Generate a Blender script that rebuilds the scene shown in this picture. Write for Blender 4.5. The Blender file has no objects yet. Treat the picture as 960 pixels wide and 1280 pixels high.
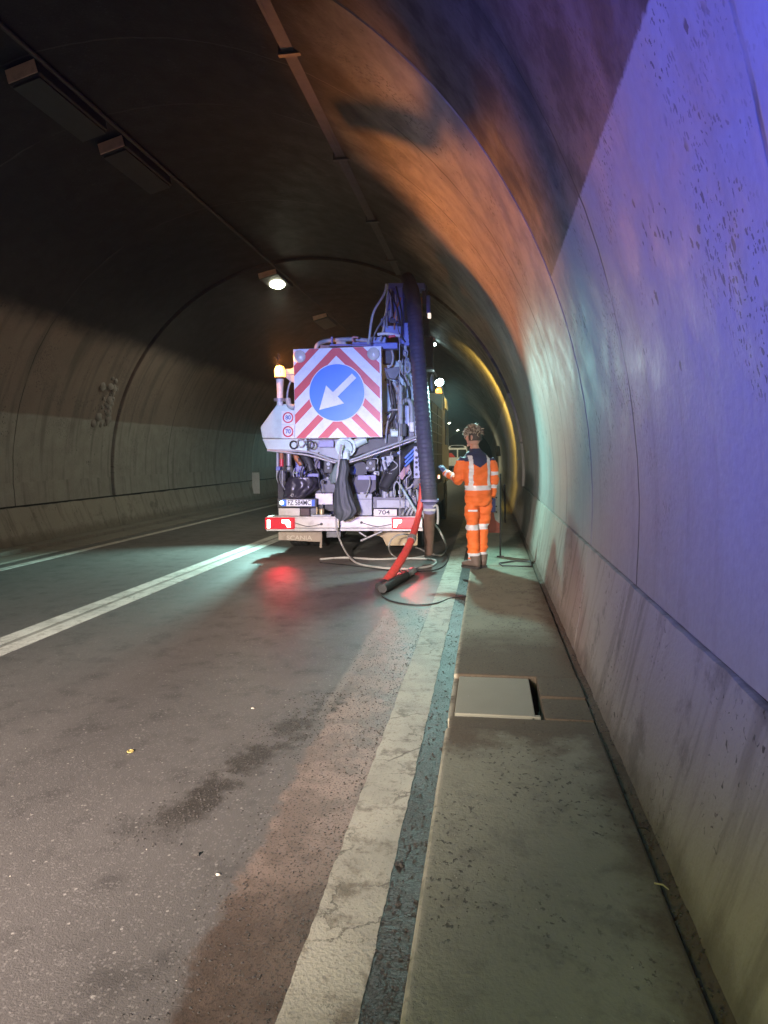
import bpy, bmesh, math, random
from mathutils import Vector, Matrix, noise
random.seed(7)
PI = math.pi
S = bpy.context.scene
C = S.collection

# ------------------------------------------------------------------ camera
F, W0, H0 = 850.0, 960.0, 1280.0          # focal length in photo pixels
CAM = Vector((0.0, 0.0, 1.6))
_y = Vector(((610-480)/F, (640-568)/F, 1.0)).normalized()
_z = Vector((0, 1, 0)); _z = (_z - _z.dot(_y)*_y).normalized()
_x = _y.cross(_z)
if _x.x < 0: _x = -_x
cd = bpy.data.cameras.new('camera'); cam = bpy.data.objects.new('camera', cd); C.objects.link(cam)
cd.sensor_fit = 'VERTICAL'; cd.sensor_height = 24.0; cd.sensor_width = 18.0
cd.lens = 24.0*F/H0; cd.clip_start = 0.05; cd.clip_end = 1500
m = Matrix(((_x.x, _x.y, -_x.z), (_y.x, _y.y, -_y.z), (_z.x, _z.y, -_z.z))).to_4x4()
m.translation = CAM
cam.matrix_world = m
S.camera = cam

def ray(px, py):
    d = Vector(((px-480)/F, (640-py)/F, 1.0))
    yy = d.dot(_y)
    return d.dot(_x)/yy, d.dot(_z)/yy
def at(px, py, Y):                         # point of the photo on the plane y = Y
    u, v = ray(px, py); return Vector((u*Y, Y, 1.6+v*Y))
def gp(px, py, z=0.0):                     # point of the photo on a level surface
    u, v = ray(px, py); s = (z-1.6)/v; return Vector((u*s, s, z))

# ------------------------------------------------------------------ world, exposure, lamps
w = bpy.data.worlds.new("World"); S.world = w; w.use_nodes = True
wn = w.node_tree.nodes; wl = w.node_tree.links
sky = wn.new('ShaderNodeTexSky'); sky.sky_type = 'NISHITA'; sky.sun_disc = False
sky.sun_elevation = math.radians(-8); sky.sun_rotation = math.radians(40)
wl.new(sky.outputs[0], wn['Background'].inputs[0]); wn['Background'].inputs[1].default_value = 0.01
S.view_settings.view_transform = 'Standard'; S.view_settings.look = 'None'
S.view_settings.exposure = 0.0; S.view_settings.gamma = 1.0
S.cycles.use_denoising = True; S.cycles.use_adaptive_sampling = True; S.cycles.adaptive_threshold = 0.02
S.cycles.max_bounces = 6; S.cycles.diffuse_bounces = 3; S.cycles.glossy_bounces = 3
S.cycles.sample_clamp_indirect = 4.0

def lamp(name, kind, loc, color, energy, target=None, size=0.05, angle=60, blend=0.5):
    d = bpy.data.lights.new(name, kind); d.color = color; d.energy = energy
    d.shadow_soft_size = size
    if kind == 'SPOT': d.spot_size = math.radians(angle); d.spot_blend = blend
    o = bpy.data.objects.new(name, d); C.objects.link(o); o.location = loc
    if target is not None:
        o.rotation_euler = (Vector(target)-Vector(loc)).to_track_quat('-Z', 'Y').to_euler()
    return o
# amber beacon on the truck, teal-white work lamps, blue beacon and headlights of the escort vehicle behind the camera
AMBER = (1.0, 0.29, 0.05); BLUE = (0.09, 0.12, 1.0); TEAL = (0.50, 1.0, 0.92); WARM = (1.0, 0.85, 0.76); OLIVE = (0.93, 1.0, 0.56)
LP_BEACON = (-3.30, 10.45, 3.06)
lamp('amber_beacon_light', 'SPOT', LP_BEACON, AMBER, 620, target=(0.5, 6.4, 3.5), size=0.006, angle=76, blend=0.9)
lamp('amber_beacon_spill', 'POINT', LP_BEACON, (1.0, 0.34, 0.04), 42, size=0.05)
lamp('amber_front_light', 'SPOT', (-1.0, 16.6, 3.0), (1.0, 0.66, 0.12), 520, target=(0.6, 18.6, 2.8), size=0.1, angle=130, blend=0.7)
lamp('work_lamp_light', 'SPOT', (-0.67, 10.50, 2.60), TEAL, 620, target=(0.05, 7.7, 0.0), size=0.06, angle=112, blend=1.0)
lamp('side_lamp_light', 'SPOT', (-3.7, 12.6, 2.0), TEAL, 1700, target=(-5.0, 9.0, 0.0), size=0.08, angle=85, blend=0.9)
lamp('blue_beacon_light', 'SPOT', (-1.8, -0.2, 2.5), (0.06, 0.10, 1.0), 980, target=(0.75, 2.3, 3.0), size=0.12, angle=84, blend=0.9)
lamp('blue_beacon_forward', 'SPOT', (-2.0, -3.0, 2.2), (0.10, 0.13, 1.0), 6200, target=(-2.0, 10.5, 2.2), size=0.15, angle=18, blend=0.7)
lamp('headlight_light', 'SPOT', (-3.0, -6.0, 1.0), (1.0, 0.76, 0.62), 1700, target=(-2.9, 4.0, -0.6), size=0.14, angle=34, blend=0.8)
lamp('headlight_light', 'SPOT', (-1.8, -6.0, 1.0), (1.0, 0.76, 0.62), 1700, target=(-1.9, 4.0, -0.6), size=0.14, angle=34, blend=0.8)
lamp('road_fill_light', 'SPOT', (-2.8, -3.6, 2.8), WARM, 10500, target=(-2.6, 3.5, 0.0), size=0.2, angle=49, blend=1.0)  # added fill to brighten the road, not a known lamp
lamp('truck_fill_light', 'SPOT', (-2.2, -5.0, 2.6), (0.62, 1.0, 1.0), 2900, target=(-2.2, 10.5, 2.6), size=0.15, angle=12, blend=0.8)  # added fill on the truck's rear, no real source
lamp('kerb_fill_light', 'SPOT', (-0.8, -1.6, 1.7), (0.88, 1.0, 0.42), 215, target=(0.25, 2.4, 0.0), size=0.2, angle=52, blend=1.0)  # added olive fill for walkway and footing, no lamp stands there
lamp('rear_wall_wash', 'SPOT', (-2.4, -4.5, 1.9), (0.95, 0.88, 1.0), 90, target=(0.7, 5.2, 1.3), size=0.2, angle=36, blend=1.0)  # added fill for the right wall

lamp('rear_fill_light', 'POINT', (-4.6, -5.5, 4.6), OLIVE, 60, size=0.35)  # added ambient fill behind the camera, no lamp built for it
lamp('tunnel_lamp_light', 'SPOT', (-4.77, 15.3, 5.45), (1.0, 0.97, 0.75), 260, target=(-4.9, 14.6, 0), size=0.15, angle=155, blend=0.5)
lamp('tunnel_lamp_light', 'SPOT', (-4.77, 42.6, 5.45), (1.0, 0.95, 0.6), 2000, target=(-4.6, 42, 0), size=0.15, angle=150, blend=0.5)  # goes with the added lamp hidden behind the truck, brightens the far walls

# ------------------------------------------------------------------ materials
class NT:
    def __init__(self, name):
        self.m = bpy.data.materials.new(name); self.m.use_nodes = True
        self.t = self.m.node_tree; self.b = self.t.nodes['Principled BSDF']
        self._pos = None; self.dim = '3D'
    def n(self, typ, **kw):
        x = self.t.nodes.new(typ)
        for k, v in kw.items(): setattr(x, k, v)
        return x
    def put(self, sock, v):
        if isinstance(v, bpy.types.NodeSocket): self.t.links.new(v, sock)
        elif v is not None:
            if hasattr(sock.default_value, '__len__') and not hasattr(v, '__len__'): v = (v, v, v, 1)[:len(sock.default_value)]
            elif hasattr(v, '__len__') and len(sock.default_value) == 4 and len(v) == 3: v = (*v, 1)
            sock.default_value = v
    def pos(self):
        if self._pos is None: self._pos = self.n('ShaderNodeNewGeometry').outputs['Position']
        return self._pos
    def obj(self): return self.n('ShaderNodeTexCoord').outputs['Object']
    def xyz(self, v=None):
        s = self.n('ShaderNodeSeparateXYZ'); self.put(s.inputs[0], v or self.pos()); return s.outputs
    def comb(self, x, y, z=0.0):
        s = self.n('ShaderNodeCombineXYZ')
        for i, v in enumerate((x, y, z)): self.put(s.inputs[i], v)
        return s.outputs[0]
    def math(self, op, a, b=None, c=None, clamp=False):
        s = self.n('ShaderNodeMath', operation=op); s.use_clamp = clamp
        self.put(s.inputs[0], a)
        if b is not None: self.put(s.inputs[1], b)
        if c is not None: self.put(s.inputs[2], c)
        return s.outputs[0]
    def noise(self, vec, scale, detail=4, rough=0.55, dist=0.0):
        s = self.n('ShaderNodeTexNoise'); s.noise_dimensions = self.dim; self.put(s.inputs['Vector'], vec)
        s.inputs['Scale'].default_value = scale; s.inputs['Detail'].default_value = detail
        s.inputs['Roughness'].default_value = rough; s.inputs['Distortion'].default_value = dist
        return s.outputs[0]
    def vor(self, vec, scale, feature='F1', out=0):
        s = self.n('ShaderNodeTexVoronoi', feature=feature); s.voronoi_dimensions = '2D'; self.put(s.inputs['Vector'], vec)
        s.inputs['Scale'].default_value = scale
        return s.outputs[out]
    def smooth(self, v, a, b):            # 0 below a, 1 above b (a > b turns it round)
        s = self.n('ShaderNodeMapRange', interpolation_type='SMOOTHSTEP'); s.clamp = True
        self.put(s.inputs[0], v)
        if a < b: r = (a, b, 0, 1)
        else: r = (b, a, 1, 0)
        for i in range(4): s.inputs[i+1].default_value = r[i]
        return s.outputs[0]
    def mix(self, f, a, b, mode='MIX'):
        s = self.n('ShaderNodeMix', data_type='RGBA', blend_type=mode)
        self.put(s.inputs[0], f); self.put(s.inputs[6], a); self.put(s.inputs[7], b)
        return s.outputs[2]
    def scale(self, v, sc):
        s = self.n('ShaderNodeVectorMath', operation='MULTIPLY'); self.put(s.inputs[0], v); s.inputs[1].default_value = sc
        return s.outputs[0]
    def bump(self, h, strength=0.3, dist=0.01, normal=None):
        s = self.n('ShaderNodeBump'); s.inputs['Strength'].default_value = strength
        s.inputs['Distance'].default_value = dist; self.put(s.inputs['Height'], h)
        if normal is not None: self.put(s.inputs['Normal'], normal)
        return s.outputs[0]
    def set(self, col=None, rough=None, metal=None, normal=None, spec=None, emis=None, estr=None):
        i = self.b.inputs
        for k, v in (('Base Color', col), ('Roughness', rough), ('Metallic', metal), ('Normal', normal), ('Specular IOR Level', spec), ('Emission Color', emis), ('Emission Strength', estr)):
            if v is not None: self.put(i[k], v)
        return self.m

MC = {}
def mat(name, col, rough=0.5, metal=0.0, dirt=0.35, dcol=(0.05, 0.045, 0.04), sc=6.0, bump=0.15, bsc=60.0):
    if name in MC: return MC[name]
    t = NT(name); o = t.obj()
    a = t.smooth(t.noise(o, sc, 6, 0.65), 0.45, 0.72)
    fine = t.noise(o, sc*7, 3)
    c = t.mix(t.math('MULTIPLY', a, dirt), col, dcol)
    c = t.mix(0.25, c, t.mix(fine, tuple(x*0.6 for x in col), tuple(min(1, x*1.3) for x in col)))
    r = t.math('ADD', rough-0.1, t.math('MULTIPLY', t.noise(o, sc*2, 3), 0.2), clamp=True)
    nrm = t.bump(t.noise(o, bsc, 3), bump, 0.004) if bump else None
    MC[name] = t.set(col=c, rough=r, metal=metal, normal=nrm)
    return MC[name]
def glow(name, col, strength, base=(0.8, 0.8, 0.8)):
    if name in MC: return MC[name]
    t = NT(name); MC[name] = t.set(col=base, rough=0.3, emis=col, estr=strength); return MC[name]

# ------------------------------------------------------------------ mesh helper
class MB:
    def __init__(s): s.v = []; s.f = []; s.mi = []; s.sm = []
    def add(s, vs, fs, mi=0, smooth=False):
        b = len(s.v); s.v += [tuple(v) for v in vs]
        for f in fs: s.f.append([b+i for i in f]); s.mi.append(mi); s.sm.append(smooth)
        return s
    def box(s, a, b, mi=0, M=None):
        x0, y0, z0 = (min(a[i], b[i]) for i in range(3)); x1, y1, z1 = (max(a[i], b[i]) for i in range(3))
        vs = [Vector(p) for p in ((x0,y0,z0),(x1,y0,z0),(x1,y1,z0),(x0,y1,z0),(x0,y0,z1),(x1,y0,z1),(x1,y1,z1),(x0,y1,z1))]
        if M is not None: vs = [M @ v for v in vs]
        return s.add(vs, [(0,3,2,1),(4,5,6,7),(0,1,5,4),(1,2,6,5),(2,3,7,6),(3,0,4,7)], mi)
    def bar(s, p, q, wx, wz, mi=0):       # square bar from p to q
        p, q = Vector(p), Vector(q); d = (q-p).normalized()
        r = d.cross(Vector((0,0,1)))
        if r.length < 1e-3: r = Vector((1,0,0))
        r.normalize(); u = r.cross(d)
        vs = [c + r*wx*i/2 + u*wz*j/2 for c in (p, q) for i, j in ((-1,-1),(1,-1),(1,1),(-1,1))]
        return s.add(vs, [(0,1,2,3),(7,6,5,4),(0,4,5,1),(1,5,6,2),(2,6,7,3),(3,7,4,0)], mi)
    def tube(s, pts, r, n=10, mi=0, caps=True, flat=1.0):
        pts = [Vector(p) for p in pts]; rr = r if hasattr(r, '__len__') else [r]*len(pts)
        up = None; rings = []
        for i, p in enumerate(pts):
            d = (pts[min(i+1, len(pts)-1)] - pts[max(i-1, 0)]).normalized()
            if up is None:
                up = Vector((0,0,1)) if abs(d.z) < 0.9 else Vector((0,1,0))
            x = d.cross(up).normalized(); up = x.cross(d).normalized()
            rings.append([p + (x*math.cos(2*PI*k/n) + up*math.sin(2*PI*k/n)*flat)*rr[i] for k in range(n)])
        vs = [v for R in rings for v in R]; fs = []
        for i in range(len(rings)-1):
            for k in range(n): fs.append((i*n+k, i*n+(k+1)%n, (i+1)*n+(k+1)%n, (i+1)*n+k))
        s.add(vs, fs, mi, True)
        if caps:
            s.add(rings[0], [tuple(range(n))[::-1]], mi); s.add(rings[-1], [tuple(range(n))], mi)
        return s
    def cyl(s, p, q, r, n=16, mi=0, r2=None): return s.tube([p, q], [r, r if r2 is None else r2], n, mi)
    def lathe(s, prof, M, n=24, mi=0):    # prof: (radius, height) along local z
        vs = []; fs = []
        for r, h in prof:
            for k in range(n):
                vs.append(M @ Vector((r*math.cos(2*PI*k/n), r*math.sin(2*PI*k/n), h)))
        for i in range(len(prof)-1):
            for k in range(n): fs.append((i*n+k, i*n+(k+1)%n, (i+1)*n+(k+1)%n, (i+1)*n+k))
        return s.add(vs, fs, mi, True)
    def prism(s, poly, y0, y1, mi=0):     # poly in (x, z), extruded along y
        n = len(poly); vs = [(p[0], y0, p[1]) for p in poly] + [(p[0], y1, p[1]) for p in poly]
        ar = sum(poly[i][0]*poly[(i+1)%n][1]-poly[(i+1)%n][0]*poly[i][1] for i in range(n))
        fr = tuple(range(n)); bk = tuple(range(2*n-1, n-1, -1))
        fs = [fr, bk] + [(i+n, (i+1)%n+n, (i+1)%n, i) for i in range(n)]
        if ar < 0: fs = [f[::-1] for f in fs]
        return s.add(vs, fs, mi)
    def blob(s, c, r, n=10, mi=0, sx=1, sy=1, sz=1):
        vs = []; fs = []; k = n//2
        for i in range(k+1):
            th = PI*i/k
            for j in range(n):
                vs.append((c[0]+r*sx*math.sin(th)*math.cos(2*PI*j/n), c[1]+r*sy*math.sin(th)*math.sin(2*PI*j/n), c[2]+r*sz*math.cos(th)))
        for i in range(k):
            for j in range(n): fs.append((i*n+j, (i+1)*n+j, (i+1)*n+(j+1)%n, i*n+(j+1)%n))
        return s.add(vs, fs, mi, True)
    def build(s, name, mats, parent=None, org=None, bevel=0.0, kind=None, seg=2):
        base = Vector(org) if org is not None else (worg(parent) if parent else Vector((0,0,0)))
        me = bpy.data.meshes.new(name)
        me.from_pydata([tuple(Vector(v)-base) for v in s.v], [], s.f)
        for mm in (mats if isinstance(mats, (list, tuple)) else [mats]): me.materials.append(mm)
        me.polygons.foreach_set('material_index', s.mi); me.polygons.foreach_set('use_smooth', s.sm)
        me.update()
        o = bpy.data.objects.new(name, me); C.objects.link(o)
        if parent: o.parent = parent; WO[o.name] = base
        else: o.location = base; WO[o.name] = base
        if org is not None and parent: o.location = base - worg(parent)
        if bevel:
            b = o.modifiers.new('bevel', 'BEVEL'); b.width = bevel; b.segments = seg; b.limit_method = 'ANGLE'; b.angle_limit = math.radians(35)
        if kind: o['kind'] = kind
        return o
WO = {}
def worg(o): return WO.get(o.name, Vector((0,0,0)))
def thing(name, label, cat, loc=(0,0,0), group=None):
    o = bpy.data.objects.new(name, None); C.objects.link(o); o.location = loc; WO[o.name] = Vector(loc)
    o.empty_display_size = 0.2
    return tag(o, label, cat, group)
def tag(o, label, cat, group=None):
    o['label'] = label; o['category'] = cat
    if group: o['group'] = group
    return o
def spline(pts, k=6):
    P = [Vector(p) for p in pts]; out = []
    for i in range(len(P)-1):
        a, b, c, d = P[max(i-1,0)], P[i], P[i+1], P[min(i+2,len(P)-1)]
        for j in range(k):
            t = j/k
            out.append(0.5*((2*b)+(c-a)*t+(2*a-5*b+4*c-d)*t*t+(3*b-a-3*c+d)*t*t*t))
    out.append(P[-1]); return out
def text(s, x, y, z, size, name, m, parent, bold=0.0, wide=1.0, depth=0.001):
    """lettering as a flat mesh in the xz plane, centred on x, z, facing -y"""
    cu = bpy.data.curves.new(name, 'FONT'); cu.body = s; cu.size = size; cu.align_x = 'CENTER'; cu.align_y = 'CENTER'
    cu.extrude = depth; cu.offset = bold
    tmp = bpy.data.objects.new('tmp', cu); C.objects.link(tmp)
    dg = bpy.context.evaluated_depsgraph_get(); me = bpy.data.meshes.new_from_object(tmp.evaluated_get(dg))
    bpy.data.objects.remove(tmp); bpy.data.curves.remove(cu)
    base = worg(parent)
    me.transform(Matrix.Translation(Vector((x, y, z))-base) @ Matrix.Rotation(PI/2, 4, 'X') @ Matrix.Diagonal((wide, 1, 1, 1)))
    me.materials.clear(); me.materials.append(m); me.name = name
    o = bpy.data.objects.new(name, me); C.objects.link(o); o.parent = parent; WO[o.name] = base
    return o

# ------------------------------------------------------------------ tunnel lining
CX, CZ, R = -3.85, 1.2, 4.6
def lining_mat(name, right_up, seed, lines, mott=1.0):
    t = NT(name); t.dim = '2D'; P = t.xyz(); X, Y, Z = P[0], P[1], P[2]
    ang = t.math('ARCTAN2', t.math('SUBTRACT', Z, CZ), t.math('SUBTRACT', X, CX))
    s = t.math('MULTIPLY', ang, R)
    uv = t.comb(t.math('ADD', Y, seed*13.7), s, seed)
    st = t.comb(t.math('MULTIPLY', Y, 3.0), t.math('MULTIPLY', s, 0.22), seed)      # runs down the wall
    n1 = t.noise(uv, 0.55, 6, 0.6); n2 = t.noise(uv, 3.2, 5, 0.6); n3 = t.noise(uv, 26, 4, 0.6); ns = t.noise(st, 1.3, 4, 0.6)
    light = t.mix(n1, (0.37, 0.355, 0.335), (0.27, 0.26, 0.24))
    light = t.mix(t.math('MULTIPLY', t.smooth(ns, 0.5, 0.75), 0.35), light, (0.20, 0.19, 0.17))
    light = t.mix(t.math('MULTIPLY', t.smooth(n2, 0.45, 0.8), 0.35), light, (0.43, 0.42, 0.40))
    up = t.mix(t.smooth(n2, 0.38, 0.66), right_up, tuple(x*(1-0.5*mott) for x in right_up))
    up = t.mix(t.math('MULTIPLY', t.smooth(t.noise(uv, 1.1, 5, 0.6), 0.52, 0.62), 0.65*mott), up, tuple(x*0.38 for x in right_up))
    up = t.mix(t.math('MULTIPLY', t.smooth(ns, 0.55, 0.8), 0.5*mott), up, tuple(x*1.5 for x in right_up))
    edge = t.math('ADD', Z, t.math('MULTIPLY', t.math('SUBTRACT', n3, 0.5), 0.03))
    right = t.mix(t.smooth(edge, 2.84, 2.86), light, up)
    lmid = t.mix(n1, (0.32, 0.255, 0.215), (0.17, 0.138, 0.118))
    lmid = t.mix(t.math('MULTIPLY', t.smooth(ns, 0.45, 0.7), 0.55), lmid, (0.10, 0.09, 0.08))
    lz = t.math('ADD', Z, t.math('MULTIPLY', t.math('SUBTRACT', n1, 0.5), 0.12))
    lz2 = t.math('ADD', Z, t.math('MULTIPLY', t.math('SUBTRACT', t.noise(uv, 0.8, 5, 0.7), 0.5), 0.3))
    llow = t.mix(n2, (0.40, 0.39, 0.36), (0.26, 0.25, 0.22))
    llow = t.mix(t.math('MULTIPLY', t.smooth(ns, 0.5, 0.72), 0.6), llow, (0.15, 0.145, 0.13))
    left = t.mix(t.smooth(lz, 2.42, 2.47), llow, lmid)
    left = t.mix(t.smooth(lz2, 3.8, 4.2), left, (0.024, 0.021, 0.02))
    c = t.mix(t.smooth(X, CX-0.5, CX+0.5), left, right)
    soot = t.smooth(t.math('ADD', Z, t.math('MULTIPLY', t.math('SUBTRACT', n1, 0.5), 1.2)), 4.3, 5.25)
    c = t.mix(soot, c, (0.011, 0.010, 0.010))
    # pits and tar spots
    warp = t.comb(t.math('ADD', Y, t.math('ADD', t.math('MULTIPLY', n2, 0.07), t.math('MULTIPLY', n3, 0.025))), t.math('MULTIPLY', t.math('ADD', s, t.math('MULTIPLY', n3, 0.07)), 0.6), seed)
    spots = None
    for sc, thr, lo, hi, ms in ((26, 0.15, 0.56, 0.66, 1.3), (14, 0.13, 0.60, 0.68, 1.9), (52, 0.18, 0.52, 0.64, 1.0)):
        dd = t.vor(warp, sc); col = t.vor(warp, sc, out=1)
        rnd = t.xyz(col)[0]
        a = t.math('LESS_THAN', dd, t.math('MULTIPLY', rnd, thr*1.7))
        a = t.math('MULTIPLY', a, t.smooth(t.noise(uv, ms, 3, 0.6, 0.4), lo, hi))
        a = t.math('MULTIPLY', a, t.math('GREATER_THAN', rnd, 0.45))
        spots = a if spots is None else t.math('MAXIMUM', spots, a)
    spots = t.math('MULTIPLY', spots, t.smooth(Z, 1.0, 1.6))
    c = t.mix(t.math('MULTIPLY', spots, 0.72), c, (0.035, 0.033, 0.036))
    # pour marks across the vault
    yw = t.math('ADD', Y, t.math('MULTIPLY', t.math('SUBTRACT', t.noise(t.comb(0, s, seed), 1.6, 4), 0.5), 0.07))
    ln = None
    for ly in lines:
        d = t.math('ABSOLUTE', t.math('SUBTRACT', yw, ly)); a = t.smooth(d, 0.016, 0.006)
        ln = a if ln is None else t.math('MAXIMUM', ln, a)
    if ln is not None:
        ln = t.math('MULTIPLY', ln, t.smooth(t.noise(t.comb(Y, s, 3.3), 0.9, 3), 0.3, 0.5))
        c = t.mix(t.math('MULTIPLY', ln, 0.92), c, (0.04, 0.037, 0.035))
    c = t.mix(0.3, c, t.mix(n3, (0.6, 0.6, 0.6), (1.3, 1.3, 1.3)), 'MULTIPLY')
    h = t.math('SUBTRACT', t.math('ADD', t.math('MULTIPLY', n3, 0.5), n2), t.math('MULTIPLY', spots, 0.8))
    if ln is not None: h = t.math('SUBTRACT', h, ln)
    return t.set(col=c, rough=t.math('ADD', 0.5, t.math('MULTIPLY', n2, 0.35)), normal=t.bump(h, 0.35, 0.012), spec=0.35)

YB = [-13.5, -4.2, 5.1, 14.35, 23.6, 32.9, 42.2, 60.8, 79.4, 98.0, 125.0]
tl = bpy.data.objects.new('tunnel_lining', None); C.objects.link(tl); tl['kind'] = 'structure'; WO[tl.name] = Vector((0,0,0))
dark_joint = mat('joint_filler', (0.018, 0.016, 0.015), 0.9, dirt=0.2)
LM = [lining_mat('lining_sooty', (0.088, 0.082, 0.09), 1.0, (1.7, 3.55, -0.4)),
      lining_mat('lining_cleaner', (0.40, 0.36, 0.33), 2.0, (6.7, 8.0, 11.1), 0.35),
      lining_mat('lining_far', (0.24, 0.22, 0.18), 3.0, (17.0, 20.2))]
for i in range(len(YB)-1):
    y0, y1 = YB[i]+(0.007 if i == 2 else 0.02), YB[i+1]-(0.007 if i == 1 else 0.02)
    rr = R if i < 3 else R-0.05
    mb = MB(); n = 72
    a0 = math.asin((0.93-CZ)/R); a1 = PI - math.asin((0.78-CZ)/R)
    ys = [y0, y0+0.012, (y0+y1)/2, y1-0.012, y1]
    vs = []
    for k in range(n+1):
        a = a0 + (a1-a0)*k/n
        for j, yy in enumerate(ys):
            q = rr + (0.012 if j in (0, 4) else 0)
            vs.append((CX+q*math.cos(a), yy, CZ+q*math.sin(a)))
    for k in range(n+1):
        a = a0 + (a1-a0)*k/n
        for yy in (y0, y1): vs.append((CX+(R+0.3)*math.cos(a), yy, CZ+(R+0.3)*math.sin(a)))
    fs = []; b2 = 5*(n+1)
    for k in range(n):
        for j in range(4): fs.append((k*5+j, (k+1)*5+j, (k+1)*5+j+1, k*5+j+1))
        fs.append((b2+k*2, b2+(k+1)*2, (k+1)*5, k*5)); fs.append((k*5+4, (k+1)*5+4, b2+(k+1)*2+1, b2+k*2+1))
        fs.append((b2+k*2+1, b2+(k+1)*2+1, b2+(k+1)*2, b2+k*2))
    mb.add(vs, fs, 0, True)
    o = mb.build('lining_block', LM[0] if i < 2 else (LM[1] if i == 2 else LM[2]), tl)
    mod = o.modifiers.new('edge', 'EDGE_SPLIT'); mod.split_angle = math.radians(30)
mb = MB()
for yj in YB[1:-1]:
    n = 60; vs = []; fs = []
    for k in range(n+1):
        a = -0.3+(PI+0.6)*k/n
        for yy in (yj-0.1, yj+0.1): vs.append((CX+(R+0.05)*math.cos(a), yy, CZ+(R+0.05)*math.sin(a)))
    for k in range(n): fs.append((k*2, k*2+2, k*2+3, k*2+1))
    mb.add(vs, fs, 0, True)
mb.build('joint_filler', dark_joint, tl)

# footing walls below the vault, right and left
def footing_mat():
    t = NT('footing_concrete'); t.dim = '2D'; P = t.xyz(); X, Y, Z = P
    uv = t.comb(Y, Z, X); st = t.comb(t.math('ADD', t.math('MULTIPLY', Y, 3.2), t.math('MULTIPLY', Z, 1.0)), t.math('MULTIPLY', Z, 0.35), X)
    n1 = t.noise(uv, 0.9, 6, 0.6); n2 = t.noise(uv, 5, 5, 0.65); n3 = t.noise(uv, 40, 4); ns = t.noise(st, 2.2, 5, 0.6)
    c = t.mix(n1, (0.42, 0.395, 0.34), (0.30, 0.28, 0.24))
    c = t.mix(t.math('MULTIPLY', t.smooth(ns, 0.5, 0.72), 0.55), c, (0.16, 0.145, 0.12))
    c = t.mix(t.math('MULTIPLY', t.smooth(t.noise(uv, 1.7, 6, 0.7), 0.56, 0.7), 0.55), c, (0.12, 0.11, 0.095))
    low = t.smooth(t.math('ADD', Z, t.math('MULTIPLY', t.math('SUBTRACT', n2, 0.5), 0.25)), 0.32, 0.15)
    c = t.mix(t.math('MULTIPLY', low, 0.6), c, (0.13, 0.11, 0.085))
    sp = t.math('MULTIPLY', t.smooth(t.noise(uv, 34, 3, 0.6, 0.6), 0.64, 0.70), t.smooth(t.noise(uv, 2.0, 3), 0.48, 0.62))
    c = t.mix(t.math('MULTIPLY', sp, 0.8), c, (0.04, 0.037, 0.033))
    h = t.math('ADD', t.math('MULTIPLY', n3, 0.5), t.math('SUBTRACT', n2, sp))
    return t.set(col=c, rough=0.82, normal=t.bump(h, 0.35, 0.012), spec=0.3)
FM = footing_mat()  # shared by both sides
fr = bpy.data.objects.new('footing_wall', None); C.objects.link(fr); fr['kind'] = 'structure'; WO[fr.name] = Vector((0,0,0))
def footing(side, y0, y1, step):
    mb = MB(); ny = max(2, int((y1-y0)/step)); vs = []; fs = []
    if side > 0: prof = [(0.605, -0.1), (0.628, 0.15), (0.68, 0.5), (0.728, 0.88)]; top = 0.913; out = 0.3
    else: prof = [(-8.27, -0.1), (-8.29, 0.1), (-8.36, 0.45), (-8.40, 0.72)]; top = 0.742; out = -0.3
    for i in range(ny+1):
        y = y0+(y1-y0)*i/ny
        for x, z in prof: vs.append((x, y, z))
        j = (noise.noise(Vector((y*2.3, side*4, 0)))*0.009 + noise.noise(Vector((y*13, side, 5)))*0.012)
        xt = prof[-1][0]
        vs.append((xt+0.004*side, y, top+j)); vs.append((xt+0.02*side, y, top+j+0.003)); vs.append((xt+out, y, top+j-0.002)); vs.append((xt+out, y, -0.1))
    K = len(prof)+4
    for i in range(ny):
        for k in range(K-1): 
            q = (i*K+k, (i+1)*K+k, (i+1)*K+k+1, i*K+k+1)
            fs.append(q[::-1] if side > 0 else q)
    fs.append(tuple(range(K))); fs.append(tuple(range(ny*K, ny*K+K))[::-1])
    mb.add(vs, fs, 0, False); return mb
for i in range(len(YB)-1):
    for sd in (1, -1):
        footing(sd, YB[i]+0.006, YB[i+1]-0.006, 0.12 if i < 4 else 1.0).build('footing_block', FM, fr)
mb = MB(); mb.box((0.76, -13, 0.5), (0.80, 125, 1.05)); mb.box((-8.52, -13, 0.4), (-8.475, 125, 0.95))
mb.build('joint_filler', dark_joint, fr)

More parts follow.
